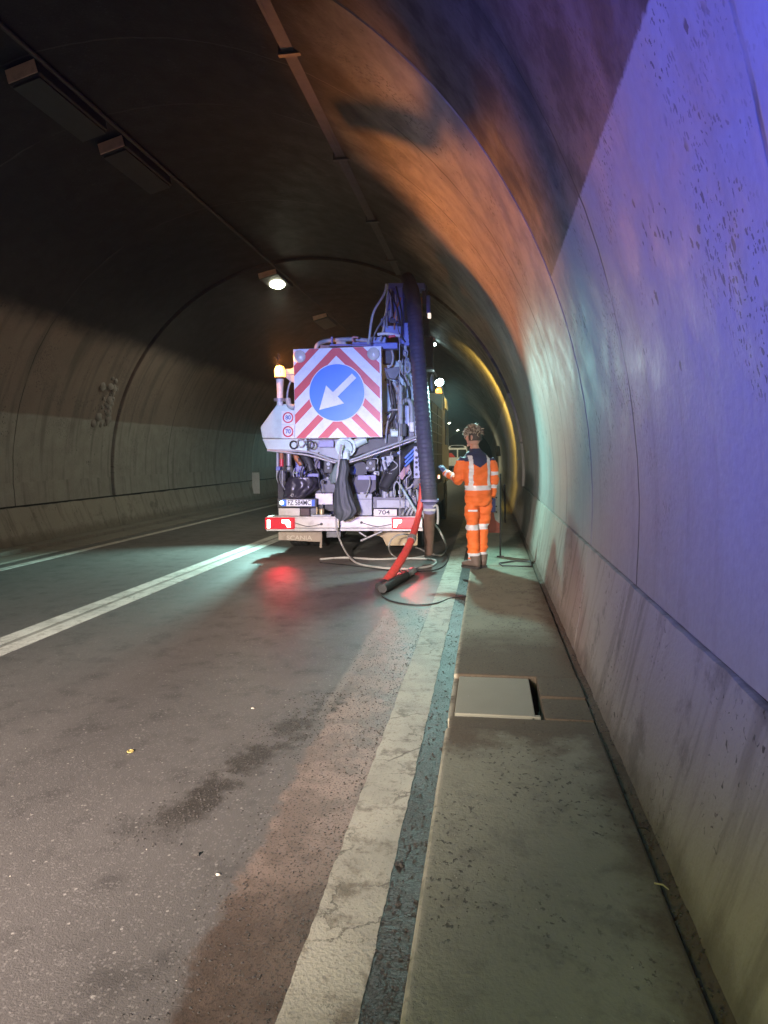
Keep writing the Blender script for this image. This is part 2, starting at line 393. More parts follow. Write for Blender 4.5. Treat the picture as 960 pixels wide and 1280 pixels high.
# ------------------------------------------------------------------ road
def road_mat():
    t = NT('asphalt'); t.dim = '2D'; P = t.xyz(); X, Y = P[0], P[1]
    v = t.comb(X, Y, 0)
    n1 = t.noise(v, 0.5, 5, 0.6); n2 = t.noise(v, 4, 6, 0.65); n3 = t.noise(v, 90, 3, 0.6)
    lanes = t.noise(t.comb(t.math('MULTIPLY', X, 1.2), t.math('MULTIPLY', Y, 0.06), 0), 1.5, 3)
    c = t.mix(n1, (0.118, 0.108, 0.101), (0.088, 0.080, 0.076))
    c = t.mix(t.math('MULTIPLY', t.smooth(lanes, 0.45, 0.7), 0.35), c, (0.145, 0.133, 0.124))
    c = t.mix(t.math('MULTIPLY', t.smooth(n2, 0.5, 0.75), 0.5), c, (0.035, 0.031, 0.029))
    vc = t.xyz(t.vor(v, 75, out=1))[0]; vd = t.vor(v, 75)
    agg = t.math('MULTIPLY', t.math('GREATER_THAN', vc, 0.80), t.math('LESS_THAN', vd, 0.38))
    c = t.mix(t.math('MULTIPLY', agg, 0.45), c, (0.22, 0.205, 0.19))
    agg2 = t.math('MULTIPLY', t.math('GREATER_THAN', t.xyz(t.vor(v, 28, out=1))[1], 0.965), t.math('LESS_THAN', t.vor(v, 28), 0.16))
    c = t.mix(t.math('MULTIPLY', agg2, 0.7), c, (0.33, 0.31, 0.28))
    # wet brown dirt washed along the edge line
    wob = t.math('MULTIPLY', t.math('SUBTRACT', t.noise(v, 1.6, 6, 0.65), 0.5), 0.55)
    wob2 = t.math('MULTIPLY', t.math('SUBTRACT', t.noise(v, 11, 4, 0.6), 0.5), 0.12)
    Xw = t.math('ADD', X, t.math('ADD', t.math('MULTIPLY', wob, 0.25), wob2))
    edge = t.math('SUBTRACT', Xw, t.math('MULTIPLY', Y, -0.03))
    dirt = t.smooth(edge, -0.90, -0.84)
    dirt = t.math('MULTIPLY', dirt, t.smooth(t.math('ADD', Y, wob), 8.3, 6.6))
    # tongue of sludge running into the lane
    line = t.math('SUBTRACT', t.math('ADD', Xw, 1.40), t.math('MULTIPLY', t.math('SUBTRACT', Y, 2.6), 0.22))
    tongue = t.smooth(t.math('ABSOLUTE', t.math('ADD', line, wob2)), 0.15, 0.05)
    tongue = t.math('MULTIPLY', tongue, t.smooth(Y, 2.45, 2.85)); tongue = t.math('MULTIPLY', tongue, t.smooth(Y, 4.9, 4.0))
    tongue = t.math('MULTIPLY', tongue, t.smooth(n2, 0.36, 0.52))
    dcol = t.mix(t.smooth(n2, 0.35, 0.7), (0.058, 0.040, 0.031), (0.11, 0.078, 0.060))
    dusty = t.math('MULTIPLY', t.smooth(t.math('ADD', Y, t.math('MULTIPLY', X, -0.8)), 2.5, 3.6), t.math('ADD', 0.45, t.math('MULTIPLY', t.smooth(n2, 0.4, 0.62), 0.55)))
    dcol = t.mix(dusty, dcol, (0.27, 0.20, 0.165))
    dcol = t.mix(t.math('MULTIPLY', t.math('GREATER_THAN', n3, 0.60), 0.75), dcol, (0.022, 0.015, 0.012))
    c = t.mix(t.math('MULTIPLY', dirt, 0.92), c, dcol)
    c = t.mix(t.math('MULTIPLY', tongue, 0.92), c, t.mix(t.math('GREATER_THAN', n3, 0.58), (0.026, 0.021, 0.018), (0.10, 0.085, 0.075)))
    # grey rubbed streaks where equipment was dragged
    drag = t.smooth(t.math('ABSOLUTE', t.math('ADD', X, t.math('ADD', 1.02, t.math('MULTIPLY', wob, 0.18)))), 0.05, 0.01)
    drag = t.math('MULTIPLY', drag, t.math('MULTIPLY', t.smooth(Y, 3.7, 4.3), t.smooth(Y, 7.0, 6.2)))
    c = t.mix(t.math('MULTIPLY', drag, 0.55), c, (0.26, 0.22, 0.19))
    # gutter: dark loose grit
    gut = t.smooth(X, -0.40, -0.36)
    c = t.mix(gut, c, t.mix(t.smooth(n3, 0.42, 0.62), (0.016, 0.015, 0.014), (0.060, 0.056, 0.052)))
    wet = t.math('MULTIPLY', dirt, t.smooth(Y, 3.0, 2.2))
    r = t.math('SUBTRACT', t.math('ADD', 0.40, t.math('MULTIPLY', n2, 0.22)), t.math('MULTIPLY', wet, 0.1))
    h = t.math('ADD', t.math('MULTIPLY', t.noise(v, 150, 2), 0.6), t.math('MULTIPLY', n3, 0.7))
    h = t.math('ADD', h, t.math('MULTIPLY', t.math('ADD', dirt, gut), t.noise(v, 24, 5, 0.7)))
    return t.set(col=c, rough=r, normal=t.bump(h, 0.28, 0.009), spec=0.4)
mb = MB(); mb.box((-8.25, -14, -0.3), (0.62, 128, 0.0))
road = mb.build('road', road_mat(), None, kind='structure')

def paint_mat(name, col, wear):
    t = NT(name); t.dim = '2D'; P = t.xyz(); v = t.comb(P[0], P[1], 0)
    n2 = t.noise(v, 7, 6, 0.7); n3 = t.noise(v, 70, 3)
    c = t.mix(t.smooth(t.noise(v, 2.2, 5, 0.6), 0.35, 0.7), col, tuple(x*0.72 for x in col))
    cr = t.smooth(t.vor(t.comb(t.math('ADD', t.math('MULTIPLY', P[0], 0.45), t.math('MULTIPLY', n2, 0.12)), t.math('ADD', P[1], t.math('MULTIPLY', n2, 0.25)), 0), 5.5, 'DISTANCE_TO_EDGE'), 0.025, 0.006)
    cr = t.math('MULTIPLY', cr, t.smooth(t.noise(v, 1.5, 3), 0.42, 0.55))
    w_ = t.math('MULTIPLY', t.smooth(n2, 0.50, 0.70), wear)
    c = t.mix(w_, c, (0.16, 0.135, 0.10)); c = t.mix(t.math('MULTIPLY', cr, 0.75), c, (0.07, 0.06, 0.045))
    c = t.mix(t.math('MULTIPLY', t.math('GREATER_THAN', n3, 0.66), 0.5), c, (0.10, 0.085, 0.065))
    return t.set(col=c, rough=0.62, normal=t.bump(t.math('SUBTRACT', n3, cr), 0.4, 0.008))
PW = paint_mat('white_road_paint', (0.62, 0.60, 0.54), 0.55); PE = paint_mat('worn_edge_paint', (0.38, 0.355, 0.285), 1.0)
def strip(name, x0, x1, y0, y1, z, m, jag=0.0, step=0.25):
    mb = MB(); n = int((y1-y0)/step) if jag else 1; vs = []; fs = []
    for i in range(n+1):
        y = y0+(y1-y0)*i/n
        a = (noise.noise(Vector((y*8, x0, 1)))+0.6*noise.noise(Vector((y*31, x0, 2))))*jag
        b = (noise.noise(Vector((y*8, x1, 3)))+0.6*noise.noise(Vector((y*31, x1, 4))))*jag
        vs += [(x0+a, y, 0), (x1+b, y, 0), (x1+b, y, z), (x0+a, y, z)]
    for i in range(n):
        p, q = i*4, i*4+4
        fs += [(p+3, p+2, q+2, q+3), (p+1, q+1, q+2, p+2), (q, p, p+3, q+3)]
    mb.add(vs, fs); return mb.build(name, m, road)
strip('edge_line', -0.595, -0.365, -4, 20, 0.004, PE, 0.006, 0.02)
strip('edge_line', -0.59, -0.37, 20, 125, 0.004, PE)
strip('centre_line', -4.36, -4.19, -4, 125, 0.004, PW)
strip('centre_line', -4.125, -3.95, -4, 125, 0.004, PW)
strip('centre_line', -4.188, -4.127, -4, 125, 0.002, paint_mat('faded_road_paint', (0.30, 0.285, 0.25), 1.0))
strip('edge_line', -7.16, -7.0, -4, 125, 0.004, PW)

# ------------------------------------------------------------------ raised walkway on the right
def walk_mat(name, mud=True):
    t = NT(name); t.dim = '2D'; P = t.xyz(); X, Y, Z = P; v = t.comb(X, Y, Z)
    n1 = t.noise(v, 1.3, 6, 0.6); n2 = t.noise(v, 6, 6, 0.7); n3 = t.noise(v, 55, 4, 0.65)
    c = t.mix(n1, (0.275, 0.275, 0.205), (0.185, 0.185, 0.138))
    c = t.mix(t.math('MULTIPLY', t.smooth(n2, 0.48, 0.72), 0.5), c, (0.125, 0.118, 0.095))
    pit = t.math('MULTIPLY', t.smooth(t.noise(t.comb(X, t.math('MULTIPLY', Y, 0.8), 0), 38, 3, 0.6), 0.60, 0.68), t.smooth(t.noise(v, 2.0, 3), 0.40, 0.6))
    c = t.mix(t.math('MULTIPLY', pit, 0.8), c, (0.05, 0.047, 0.04))
    my = t.math('ADD', Y, t.math('MULTIPLY', t.math('SUBTRACT', t.noise(v, 2.5, 5, 0.65), 0.5), 0.9))
    m_ = t.math('MULTIPLY', t.smooth(my, 3.2, 3.5), t.smooth(my, 5.9, 5.0))
    side = t.smooth(t.math('ADD', X, t.math('MULTIPLY', n2, 0.2)), 0.50, 0.68)
    m_ = t.math('MAXIMUM', m_, side)
    c = t.mix(t.math('MULTIPLY', m_, 0.88), c, t.mix(n3, (0.12, 0.085, 0.055), (0.06, 0.042, 0.028)))
    rub = t.smooth(X, -0.19, -0.225); c = t.mix(t.math('MULTIPLY', rub, t.smooth(n2, 0.3, 0.6)), c, (0.42, 0.39, 0.30))
    h = t.math('SUBTRACT', t.math('ADD', n2, t.math('MULTIPLY', n3, 0.8)), t.math('MULTIPLY', pit, 0.9))
    return t.set(col=c, rough=0.86, normal=t.bump(h, 0.42, 0.011), spec=0.3)
WM = walk_mat('walkway_concrete')
pv = bpy.data.objects.new('pavement', None); C.objects.link(pv); pv['kind'] = 'structure'; WO[pv.name] = Vector((0,0,0))
KX, GX = -0.225, 0.575
def slab(x0, x1, y0, y1, z=0.15, bev=0.012, corner=0.0):
    mb = MB()
    if corner:
        pts = [(x0, y0), (x1, y0), (x1, y1)] + [(x0+corner-corner*math.sin(a), y1-corner+corner*math.cos(a)) for a in [PI/2*k/5 for k in range(6)]]
        n = len(pts); vs = [(p[0], p[1], -0.05) for p in pts]+[(p[0], p[1], z) for p in pts]
        mb.add(vs, [tuple(range(n))[::-1], tuple(range(n, 2*n))]+[(i, (i+1) % n, (i+1) % n+n, i+n) for i in range(n)])
    else: mb.box((x0, y0, -0.05), (x1, y1, z))
    return mb.build('paving_slab', WM, pv, bevel=bev)
slab(KX, GX, -4, 3.56, 0.150, 0.014, 0.05)
slab(KX+0.012, GX, 3.575, 3.735, 0.136, 0.006)           # sunken strip before the pit
slab(0.312, GX, 3.74, 4.055, 0.142, 0.006); slab(0.312, GX, 4.075, 4.44, 0.150, 0.006)
slab(KX, GX, 4.445, 8.9, 0.146, 0.012); slab(KX, GX, 8.915, 13.4, 0.15, 0.012)
slab(KX, GX, 13.41, 40, 0.15, 0.012); slab(KX, GX, 40.01, 125, 0.15, 0.0)
mb = MB(); mb.box((KX+0.03, 3.70, -0.05), (0.34, 4.47, 0.02)); mb.build('cable_pit_floor', dark_joint, pv)
mb = MB(); mb.box((KX, 3.738, -0.05), (KX+0.035, 4.44, 0.118)); mb.build('kerb_rim', WM, pv, bevel=0.005)
# strip of mud between walkway and wall, uneven
mb = MB(); vs = []; fs = []; ys = [-4+0.08*i for i in range(int(44/0.08))]
for y in ys:
    for k, x in enumerate((0.583, 0.60, 0.62, 0.66)):
        vs.append((x, y, 0.118+0.012*k+0.014*noise.noise(Vector((x*20, y*5, 0)))+0.008*noise.noise(Vector((x*60, y*19, 3)))))
for i in range(len(ys)-1):
    for k in range(3): fs.append((i*4+k, i*4+k+1, (i+1)*4+k+1, (i+1)*4+k))
mb.add(vs, fs, 0, True)
MUD = mat('dried_mud', (0.085, 0.062, 0.042), 0.95, dirt=0.5, dcol=(0.03, 0.022, 0.016), sc=9, bump=0.6, bsc=90)
mb.build('mud_strip', MUD, pv)
# left shoulder
mb = MB(); mb.box((-8.26, -14, -0.05), (-7.93, 125, 0.09)); mb.box((-7.93, -14, -0.05), (-7.42, 125, 0.022))
mb.build('left_kerb', FM, None, bevel=0.012, kind='structure')

# concrete lid over the cable pit
t = NT('lid_concrete'); v = t.pos(); n1 = t.noise(v, 3, 5); n3 = t.noise(v, 80, 3)
lid_m = t.set(col=t.mix(n1, (0.29, 0.285, 0.22), (0.21, 0.205, 0.16)), rough=0.85, normal=t.bump(n3, 0.3, 0.006))
mb = MB(); mb.prism([(-0.188, 0.0), (0.262, 0.0), (0.262, 0.045), (-0.188, 0.045)], 3.765, 4.415)
o = mb.build('pit_lid', lid_m, None, org=(0.04, 4.09, 0), bevel=0.006); o.location.z = 0.096
WO[o.name] = o.location.copy()
tag(o, 'pale concrete lid lying askew over a cable pit in the walkway', 'pit lid')
mb = MB(); mb.box((0.24, 3.765, 0.096), (0.292, 3.80, 0.138)); mb.build('corner_chip', lid_m, o, bevel=0.006)

# ------------------------------------------------------------------ loose dirt and stones
GRIT = mat('grit', (0.045, 0.041, 0.037), 0.95, dirt=0.5, sc=30); PALE = mat('pale_chip', (0.42, 0.39, 0.33), 0.9, dirt=0.2, sc=30)
def pebbles(name, spots, m):
    mb = MB()
    for x, y, z, r in spots:
        vs = []
        for d in ((1,0,0),(-1,0,0),(0,1,0),(0,-1,0),(0,0,1),(0,0,-0.4)):
            q = r*random.uniform(0.6, 1.25); vs.append((x+d[0]*q, y+d[1]*q, z+d[2]*q*0.7))
        mb.add(vs, [(0,2,4),(2,1,4),(1,3,4),(3,0,4),(2,0,5),(1,2,5),(3,1,5),(0,3,5)])
    return mb.build(name, m, None, kind='stuff')
L = []
for _ in range(2000):
    y = 1.3+8*random.random()**1.6; L.append((random.uniform(-0.37, -0.232), y, 0.002, random.uniform(0.0015, 0.005)*random.choice((0.7, 1, 1, 1.8))))
for _ in range(2400):
    y = 1.4+5.5*random.random()**1.3; x = -0.6-random.random()**1.5*0.45
    L.append((x, y, 0.001, random.uniform(0.002, 0.006)))
for _ in range(900):
    y = random.uniform(2.5, 4.4); x = -1.40+0.22*(y-2.6)+random.gauss(0, 0.11); L.append((x, y, 0.001, random.uniform(0.002, 0.007)))
pebbles('gravel', L, GRIT)
L = [(random.uniform(0.57, 0.66), random.uniform(1.4, 8), 0.15, random.uniform(0.002, 0.007)) for _ in range(900)]
L += [(random.uniform(-0.2, 0.57), random.gauss(4.9, 0.55), 0.152, random.uniform(0.0015, 0.005)) for _ in range(700)]
L = [p for p in L if not (3.5 < p[1] < 4.45 and p[0] < 0.32)]
pebbles('dirt', L, GRIT)
L = [(random.uniform(-3, -0.5), random.uniform(1.6, 6), 0.001, random.uniform(0.0015, 0.0045)) for _ in range(110)]
L += [(random.uniform(-0.2, 0.64), random.uniform(1.6, 5), 0.153, random.uniform(0.001, 0.003)) for _ in range(90)]
pebbles('gravel', L, PALE)
def stone(px, py, r, m, label, z=0.0):
    p = gp(px, py, z); mb = MB(); mb.blob((p.x, p.y, z+r*0.35), r, 8, 0, 1.3, 0.9, 0.55)
    mb.v = [tuple(Vector(v)+Vector((noise.noise(Vector(v)*70), noise.noise(Vector(v)*70+Vector((9,0,0))), noise.noise(Vector(v)*70+Vector((0,9,0)))))*r*0.9) for v in mb.v]
    o = mb.build('stone', m, None, org=(p.x, p.y, z)); tag(o, label, 'stone', 'loose stones on the road')
stone(246, 1069, 0.013, GRIT, 'small dark stone alone on the asphalt below the sludge tongue')
stone(273, 1094, 0.008, PALE, 'small pale stone on the asphalt just nearer than the dark stone')
stone(502, 1083, 0.012, GRIT, 'dark lump of grit against the kerb, nearer of the two in the gutter')
stone(499, 1130, 0.011, GRIT, 'dark lump of grit beside the worn line, nearest in the gutter')
stone(316, 886, 0.012, PALE, 'pale flat chip lying in the middle of the near lane')
p = gp(163, 940); mb = MB(); ring = [(p.x+0.015*math.cos(a), p.y+0.015*math.sin(a), 0.005) for a in [2*PI*k/16 for k in range(17)]]
mb.tube(ring, 0.004, 6); o = mb.build('ring', mat('yellow_plastic', (0.42, 0.32, 0.10), 0.5), None, org=(p.x, p.y, 0)); tag(o, 'small yellow plastic ring dropped on the bare asphalt', 'ring')
for a, b, lab in (((797, 1034), (813, 1040), 'short dark twig in the mud strip at the foot of the wall'), ((818, 1104), (836, 1112), 'pale straw stalk in the mud strip nearer than the twig')):
    p, q = gp(*a, 0.155), gp(*b, 0.155); mb = MB(); mb.tube([p, (p+q)/2+Vector((0.004, 0, 0.006)), q], [0.003, 0.003, 0.0015], 6)
    o = mb.build('twig', mat('dark_twig', (0.03, 0.022, 0.016), 0.9) if 'dark' in lab else mat('straw', (0.45, 0.38, 0.22), 0.8), None, org=tuple(p)); tag(o, lab, 'twig')

# ------------------------------------------------------------------ tunnel equipment
GALV = mat('galvanised_steel', (0.36, 0.36, 0.37), 0.5, 0.6, dirt=0.4)
TRAY = mat('sooty_tray_steel', (0.055, 0.055, 0.066), 0.6, 0.3, dirt=0.6)
DARKST = mat('dark_steel', (0.06, 0.06, 0.065), 0.5, 0.4)
LHOUS = mat('lamp_housing', (0.02, 0.018, 0.017), 0.7, 0.1, dirt=0.5)
LEND = mat('lit_end_tint', (0.62, 0.40, 0.30), 0.55, 0.1, dirt=0.5)  # warm light on the near ends put into the colour
SOOTST = mat('sooty_steel', (0.05, 0.047, 0.045), 0.7, 0.2, dirt=0.5)
LGLASS = mat('dusty_lamp_glass', (0.02, 0.019, 0.018), 0.45, dirt=0.3)
LIT = glow('lit_lamp_glass', (1.0, 1.0, 0.72), 60.0); LITB = glow('lit_cool_lamp', (0.7, 1.0, 0.95), 45.0)
def tlamp(y, lit, label, x=-4.77, z=5.60, ln=1.3, hw=0.22, group='tunnel lamps along the left of the crown', tilt=0.25, lens=None):
    t_ = thing('tunnel_lamp', label, 'lamp', (x, y, z), group)
    M = Matrix.Translation((x, y, z)) @ Matrix.Rotation(-tilt if x < CX else tilt, 4, 'Y')
    mb = MB(); mb.box((-hw, 0, -0.07), (hw, ln, 0.09), M=M); mb.build('housing', LHOUS, t_, bevel=0.02)
    mb = MB(); mb.box((-hw+0.015, -0.012, -0.06), (hw-0.015, -0.001, 0.08), M=M); mb.build('lit_end_face', LEND, t_, bevel=0.006)  # extra face that carries the painted warm light
    mb = MB()
    if lit: 
        vs = []; mb.blob((0, 0, 0), 1, 14); mb.v = [tuple(M @ Vector((v[0]*0.16, ln*0.5+v[1]*0.32, -0.075+v[2]*0.055))) for v in mb.v]
    else: mb.box((-hw+0.03, 0.03, -0.095), (hw-0.03, ln-0.03, -0.071), M=M)
    mb.build('lens', lens or (LIT if lit else LGLASS), t_)
    for yy in (0.2, ln-0.2):
        mb = MB(); mb.box((-0.03, yy-0.02, 0.09), (0.03, yy+0.02, 0.25), M=M); mb.build('bracket', GALV, t_)
    return t_
tlamp(6.75, False, 'unlit lamp housing on the dark crown, nearest of the lamp row', hw=0.19)
tlamp(8.45, False, 'unlit lamp housing on the dark crown, second of the lamp row', hw=0.19)
tlamp(14.7, True, 'lit yellow-white lamp on the crown above the left lane')
tlamp(19.4, False, 'unlit lamp housing on the crown just beyond the lit lamp')
tlamp(24.0, False, 'unlit lamp housing on the crown, fifth of the lamp row')
tlamp(42, True, 'added lit ceiling lamp, unseen behind the truck, brightening the far walls', ln=1.3)  # put in for its light on the far walls, hidden by the truck
for yy, lb in ((84, 'nearer of two tiny lit lamps deep in the tunnel'), (109, 'farther of two tiny lit lamps deep in the tunnel')):
    tlamp(yy, True, lb, ln=2.0, hw=0.3)
tlamp(21.2, True, 'lit cool-white lamp on the cable tray right of the crane', x=-1.74, z=5.14, ln=0.7, hw=0.13, group='tunnel lamps', tilt=0.2, lens=LITB)
mb = MB(); mb.tube([(-4.55, -4, 5.70), (-4.55, 60, 5.70)], 0.025, 8); o = mb.build('conduit', SOOTST, None, org=(-4.55, 0, 5.70)); tag(o, 'thin steel conduit running along the row of ceiling lamps', 'conduit')
tr = thing('cable_tray', 'long steel cable tray under the right side of the dark crown', 'cable tray', (-1.77, 10, 5.3))
mb = MB(); 
mb.box((-1.86, -4, 5.29), (-1.70, 14.2, 5.296)); mb.box((-1.86, -4, 5.296), (-1.852, 14.2, 5.345)); mb.box((-1.708, -4, 5.296), (-1.70, 14.2, 5.345))
mb.build('tray', TRAY, tr)
mb = MB()
for i in range(3): mb.tube([(-1.83+0.045*i, y, 5.306+0.006*math.sin(y*2+i)) for y in [-4+0.6*k for k in range(30)]], 0.014, 6)
mb.build('cables', mat('black_cable', (0.02, 0.02, 0.022), 0.5), tr)
for y in (2.0, 4.2, 6.35, 8.6, 10.9, 13.1):
    mb = MB(); mb.box((-1.90, y-0.025, 5.262), (-1.66, y+0.025, 5.288)); mb.box((-1.90, y-0.02, 5.288), (-1.88, y+0.02, 5.45)); mb.box((-1.68, y-0.02, 5.288), (-1.66, y+0.02, 5.36)); mb.build('bracket', DARKST, tr)
# white reflector plates on the walls
REF = mat('reflector_white', (0.75, 0.78, 0.82), 0.35, dirt=0.15)
p = at(329, 604, 23.5)
d_ = thing('wall_delineator', 'white reflector plate on the left wall beside the truck', 'delineator', (-8.36, 23.5, 0.4))
mb = MB(); mb.box((-8.38, 23.44, 0.30), (-8.10, 23.46, 1.06)); mb.build('plate', REF, d_, bevel=0.01)
mb = MB(); mb.box((-8.40, 23.46, 0.55), (-8.14, 23.50, 0.62)); mb.build('bracket', GALV, d_)
mb = MB(); b_ = thing('emergency_box', 'small dark box on the right wall far behind the worker', 'emergency box', (0.62, 38, 1.4))
mb.box((0.42, 37.8, 1.5), (0.74, 38.1, 2.05)); mb.build('case', DARKST, b_, bevel=0.01)
mb = MB(); mb.box((0.45, 37.785, 1.56), (0.70, 37.80, 1.98)); mb.build('door', mat('dark_grey_paint', (0.09, 0.09, 0.09), 0.5), b_)
# spalled patch of concrete at the joint on the left
mb = MB()
for i in range(40):
    y = 14.05-abs(random.gauss(0, 0.30)); a = PI-math.asin((random.uniform(2.35, 3.35)-CZ)/R)
    c = (CX+(R+0.01)*math.cos(a), y, CZ+(R+0.01)*math.sin(a)); mb.blob(c, random.uniform(0.03, 0.11), 6, 0, 0.6, random.uniform(0.7, 1.6), random.uniform(0.5, 1.4))
o = mb.build('spalled_patch', mat('broken_concrete', (0.30, 0.28, 0.26), 0.95, dirt=0.7, bump=0.6), tl, kind=None); o['kind'] = 'stuff'
# ------------------------------------------------------------------ the suction truck
MINT = mat('pale_body_paint', (0.53, 0.67, 0.61), 0.42, dirt=0.35, dcol=(0.22, 0.21, 0.18), sc=4)
ALU = mat('tread_plate_aluminium', (0.42, 0.40, 0.39), 0.45, 0.5, dirt=0.45)
CRBLUE = mat('crane_blue_paint', (0.13, 0.16, 0.40), 0.45, 0.1, dirt=0.5, dcol=(0.02, 0.02, 0.03))
GREY = mat('grey_machine_paint', (0.13, 0.135, 0.15), 0.5, 0.1, dirt=0.45)
PALEGREY = mat('pale_grey_paint', (0.36, 0.39, 0.40), 0.45, dirt=0.35)
BLACK = mat('black_paint', (0.025, 0.025, 0.028), 0.5, dirt=0.5, dcol=(0.08, 0.075, 0.07))
RUB = mat('black_rubber', (0.022, 0.022, 0.024), 0.6, dirt=0.6, dcol=(0.09, 0.085, 0.08), sc=9)
COPPER = mat('rusty_orange_paint', (0.42, 0.16, 0.06), 0.55, dirt=0.5)
BRED = mat('sign_red', (0.62, 0.045, 0.06), 0.4, dirt=0.15, dcol=(0.3, 0.05, 0.05), bump=0)
BWHITE = mat('sign_white', (0.74, 0.74, 0.76), 0.4, dirt=0.4, dcol=(0.4, 0.38, 0.36), bump=0)
BBLUE = mat('sign_blue', (0.025, 0.20, 0.78), 0.35, dirt=0.15, dcol=(0.02, 0.1, 0.4), bump=0)
FLAP = mat('mud_flap_rubber', (0.36, 0.30, 0.25), 0.8, dirt=0.5)
INK = mat('black_lettering', (0.02, 0.02, 0.03), 0.5, dirt=0, bump=0)
TY = 10.7
TK = thing('suction_truck', 'pale suction truck with a blue arrow board and red tail lights', 'truck', (-2.25, TY, 0))
def pol(pts, Y): return [(at(x, y, Y).x, at(x, y, Y).z) for x, y in pts]
def rect(x0, y0, x1, y1, Y): return pol([(x0, y1), (x1, y1), (x1, y0), (x0, y0)], Y)
def plate(name, pts, Y, dep, m, parent=None, bevel=0.006):
    mb = MB(); mb.prism(pol(pts, Y), Y, Y+dep); return mb.build(name, m, parent or TK, bevel=bevel)
def block(name, x0, y0, x1, y1, Y, dep, m, parent=None, bevel=0.008):
    mb = MB(); mb.prism(rect(x0, y0, x1, y1, Y), Y, Y+dep); return mb.build(name, m, parent or TK, bevel=bevel)
def pipe(name, pts, Y, r, m, parent=None, k=5, n=10):
    P = [at(p[0], p[1], p[2] if len(p) > 2 else Y) for p in pts]
    mb = MB(); mb.tube(spline(P, k) if len(P) > 2 else P, r, n); return mb.build(name, m, parent or TK)

# chassis, axles and wheels
for x in (-2.72, -1.78):
    mb = MB(); mb.box((x-0.05, 10.85, 0.66), (x+0.05, 18.6, 0.94)); mb.build('chassis_beam', BLACK, TK, bevel=0.008)
for y in (10.95, 13.0, 15.2):
    mb = MB(); mb.box((-2.67, y, 0.70), (-1.83, y+0.1, 0.9)); mb.build('cross_member', BLACK, TK)
def wheel(x, y, side, width=0.30):
    M = Matrix.Translation((x, y, 0.50)) @ Matrix.Rotation(PI/2, 4, 'Y')
    h = width/2
    wr = bpy.data.objects.new('wheel', None); C.objects.link(wr); wr.parent = TK; wr.location = Vector((x, y, 0.5))-worg(TK); WO[wr.name] = Vector((x, y, 0.5))
    prof = [(0.29, -h*0.85), (0.40, -h), (0.47, -h*0.98), (0.497, -h*0.86)]
    for k in range(4):
        a = -h*0.72+k*h*0.42
        prof += [(0.50, a), (0.50, a+h*0.3), (0.482, a+h*0.32), (0.482, a+h*0.40)]
    prof += [(0.50, h*0.95-0.01), (0.47, h*0.98), (0.40, h), (0.29, h*0.85)]
    mb = MB(); mb.lathe(prof, M, 40); mb.build('tyre', RUB, wr)
    mb = MB(); q = side*h
    mb.lathe([(0.29, -h*0.8), (0.27, 0.3*q), (0.20, 0.35*q), (0.14, 0.9*q), (0.10, 0.95*q), (0.0, 0.97*q)], M, 24); mb.lathe([(0.29, h*0.8), (0.285, -h*0.8)], M, 24)
    for k in range(10): a = 2*PI*k/10; mb.cyl(M @ Vector((0.17*math.cos(a), 0.17*math.sin(a), 0.5*q)), M @ Vector((0.17*math.cos(a), 0.17*math.sin(a), 0.75*q)), 0.015, 6)
    mb.build('rim', GREY, wr)
for y in (11.85, 13.2):
    for x, s in ((-3.33, -1), (-2.98, -1), (-1.55, 1), (-1.20, 1)): wheel(x, y, s)
for x, s in ((-3.3, -1), (-1.20, 1)): wheel(x, 17.0, s, 0.34)
for y in (11.85, 13.2, 17.0):
    mb = MB(); mb.cyl((-3.2, y, 0.5), (-1.3, y, 0.5), 0.09, 12); mb.build('axle', DARKST, TK)
for x0, x1 in ((-3.50, -2.80), (-1.72, -1.03)):          # mudguards over the rear wheels
    mb = MB(); pts = [(11.85+0.60*math.cos(a), 0.5+0.60*math.sin(a)) for a in [PI*k/10 for k in range(11)]]
    vs = []; 
    for q in (0, 0.02):
        for y, z in pts:
            for x in (x0, x1): vs.append((x, 11.85+(y-11.85)*(1+q), 0.5+(z-0.5)*(1+q)))
    fs = []
    for i in range(10): fs += [(i*2, i*2+1, i*2+3, i*2+2), (22+i*2, 24+i*2, 25+i*2, 23+i*2)]
    mb.add(vs, fs); mb.build('mudguard', BLACK, TK)

# rear bumper, lights, flaps and plates
bp = MB(); bp.prism(rect(336, 647.5, 528, 660, TY), TY, TY+0.12); bumper = bp.build('rear_bumper', ALU, TK, bevel=0.006)
mb = MB()
for i in range(58):
    for j in range(4):
        px = 366+i*2.15+(j % 2)*1.07; p = at(px, 649.5+j*2.9, TY)
        if 366 < px < 489: mb.bar((p.x-0.008, TY-0.001, p.z-0.008), (p.x+0.008, TY-0.001, p.z+0.008), 0.004, 0.004)
o = mb.build('tread_pattern', ALU, bumper); o['kind'] = 'stuff'
mb = MB(); mb.prism(rect(334, 660, 529, 663.5, TY), TY-0.04, TY+0.10); mb.build('bumper_lip', GALV, bumper, bevel=0.004)
mb = MB(); mb.prism(rect(334, 645.5, 529, 647.5, TY), TY-0.02, TY+0.25); mb.build('step_edge', ALU, bumper, bevel=0.003)
for x0, x1 in ((368, 402), (452, 490)):
    a, b = at(x0, 653, TY), at(x1, 655, TY); mb = MB()
    mb.tube(spline([a+Vector((0, -0.02, 0)), (a+b)/2+Vector((0, -0.03, -0.05)), b+Vector((0, -0.02, 0))], 6), 0.006, 6)
    q = b if x0 < 400 else a; mb.cyl(q+Vector((0, -0.03, 0)), q, 0.02, 10); mb.build('lamp_wire', BLACK, bumper)
REDGL = glow('tail_light_red', (1.0, 0.015, 0.05), 0.55, (0.25, 0.005, 0.01)); REDHOT = glow('tail_light_segment', (1.0, 0.30, 0.22), 26.0)
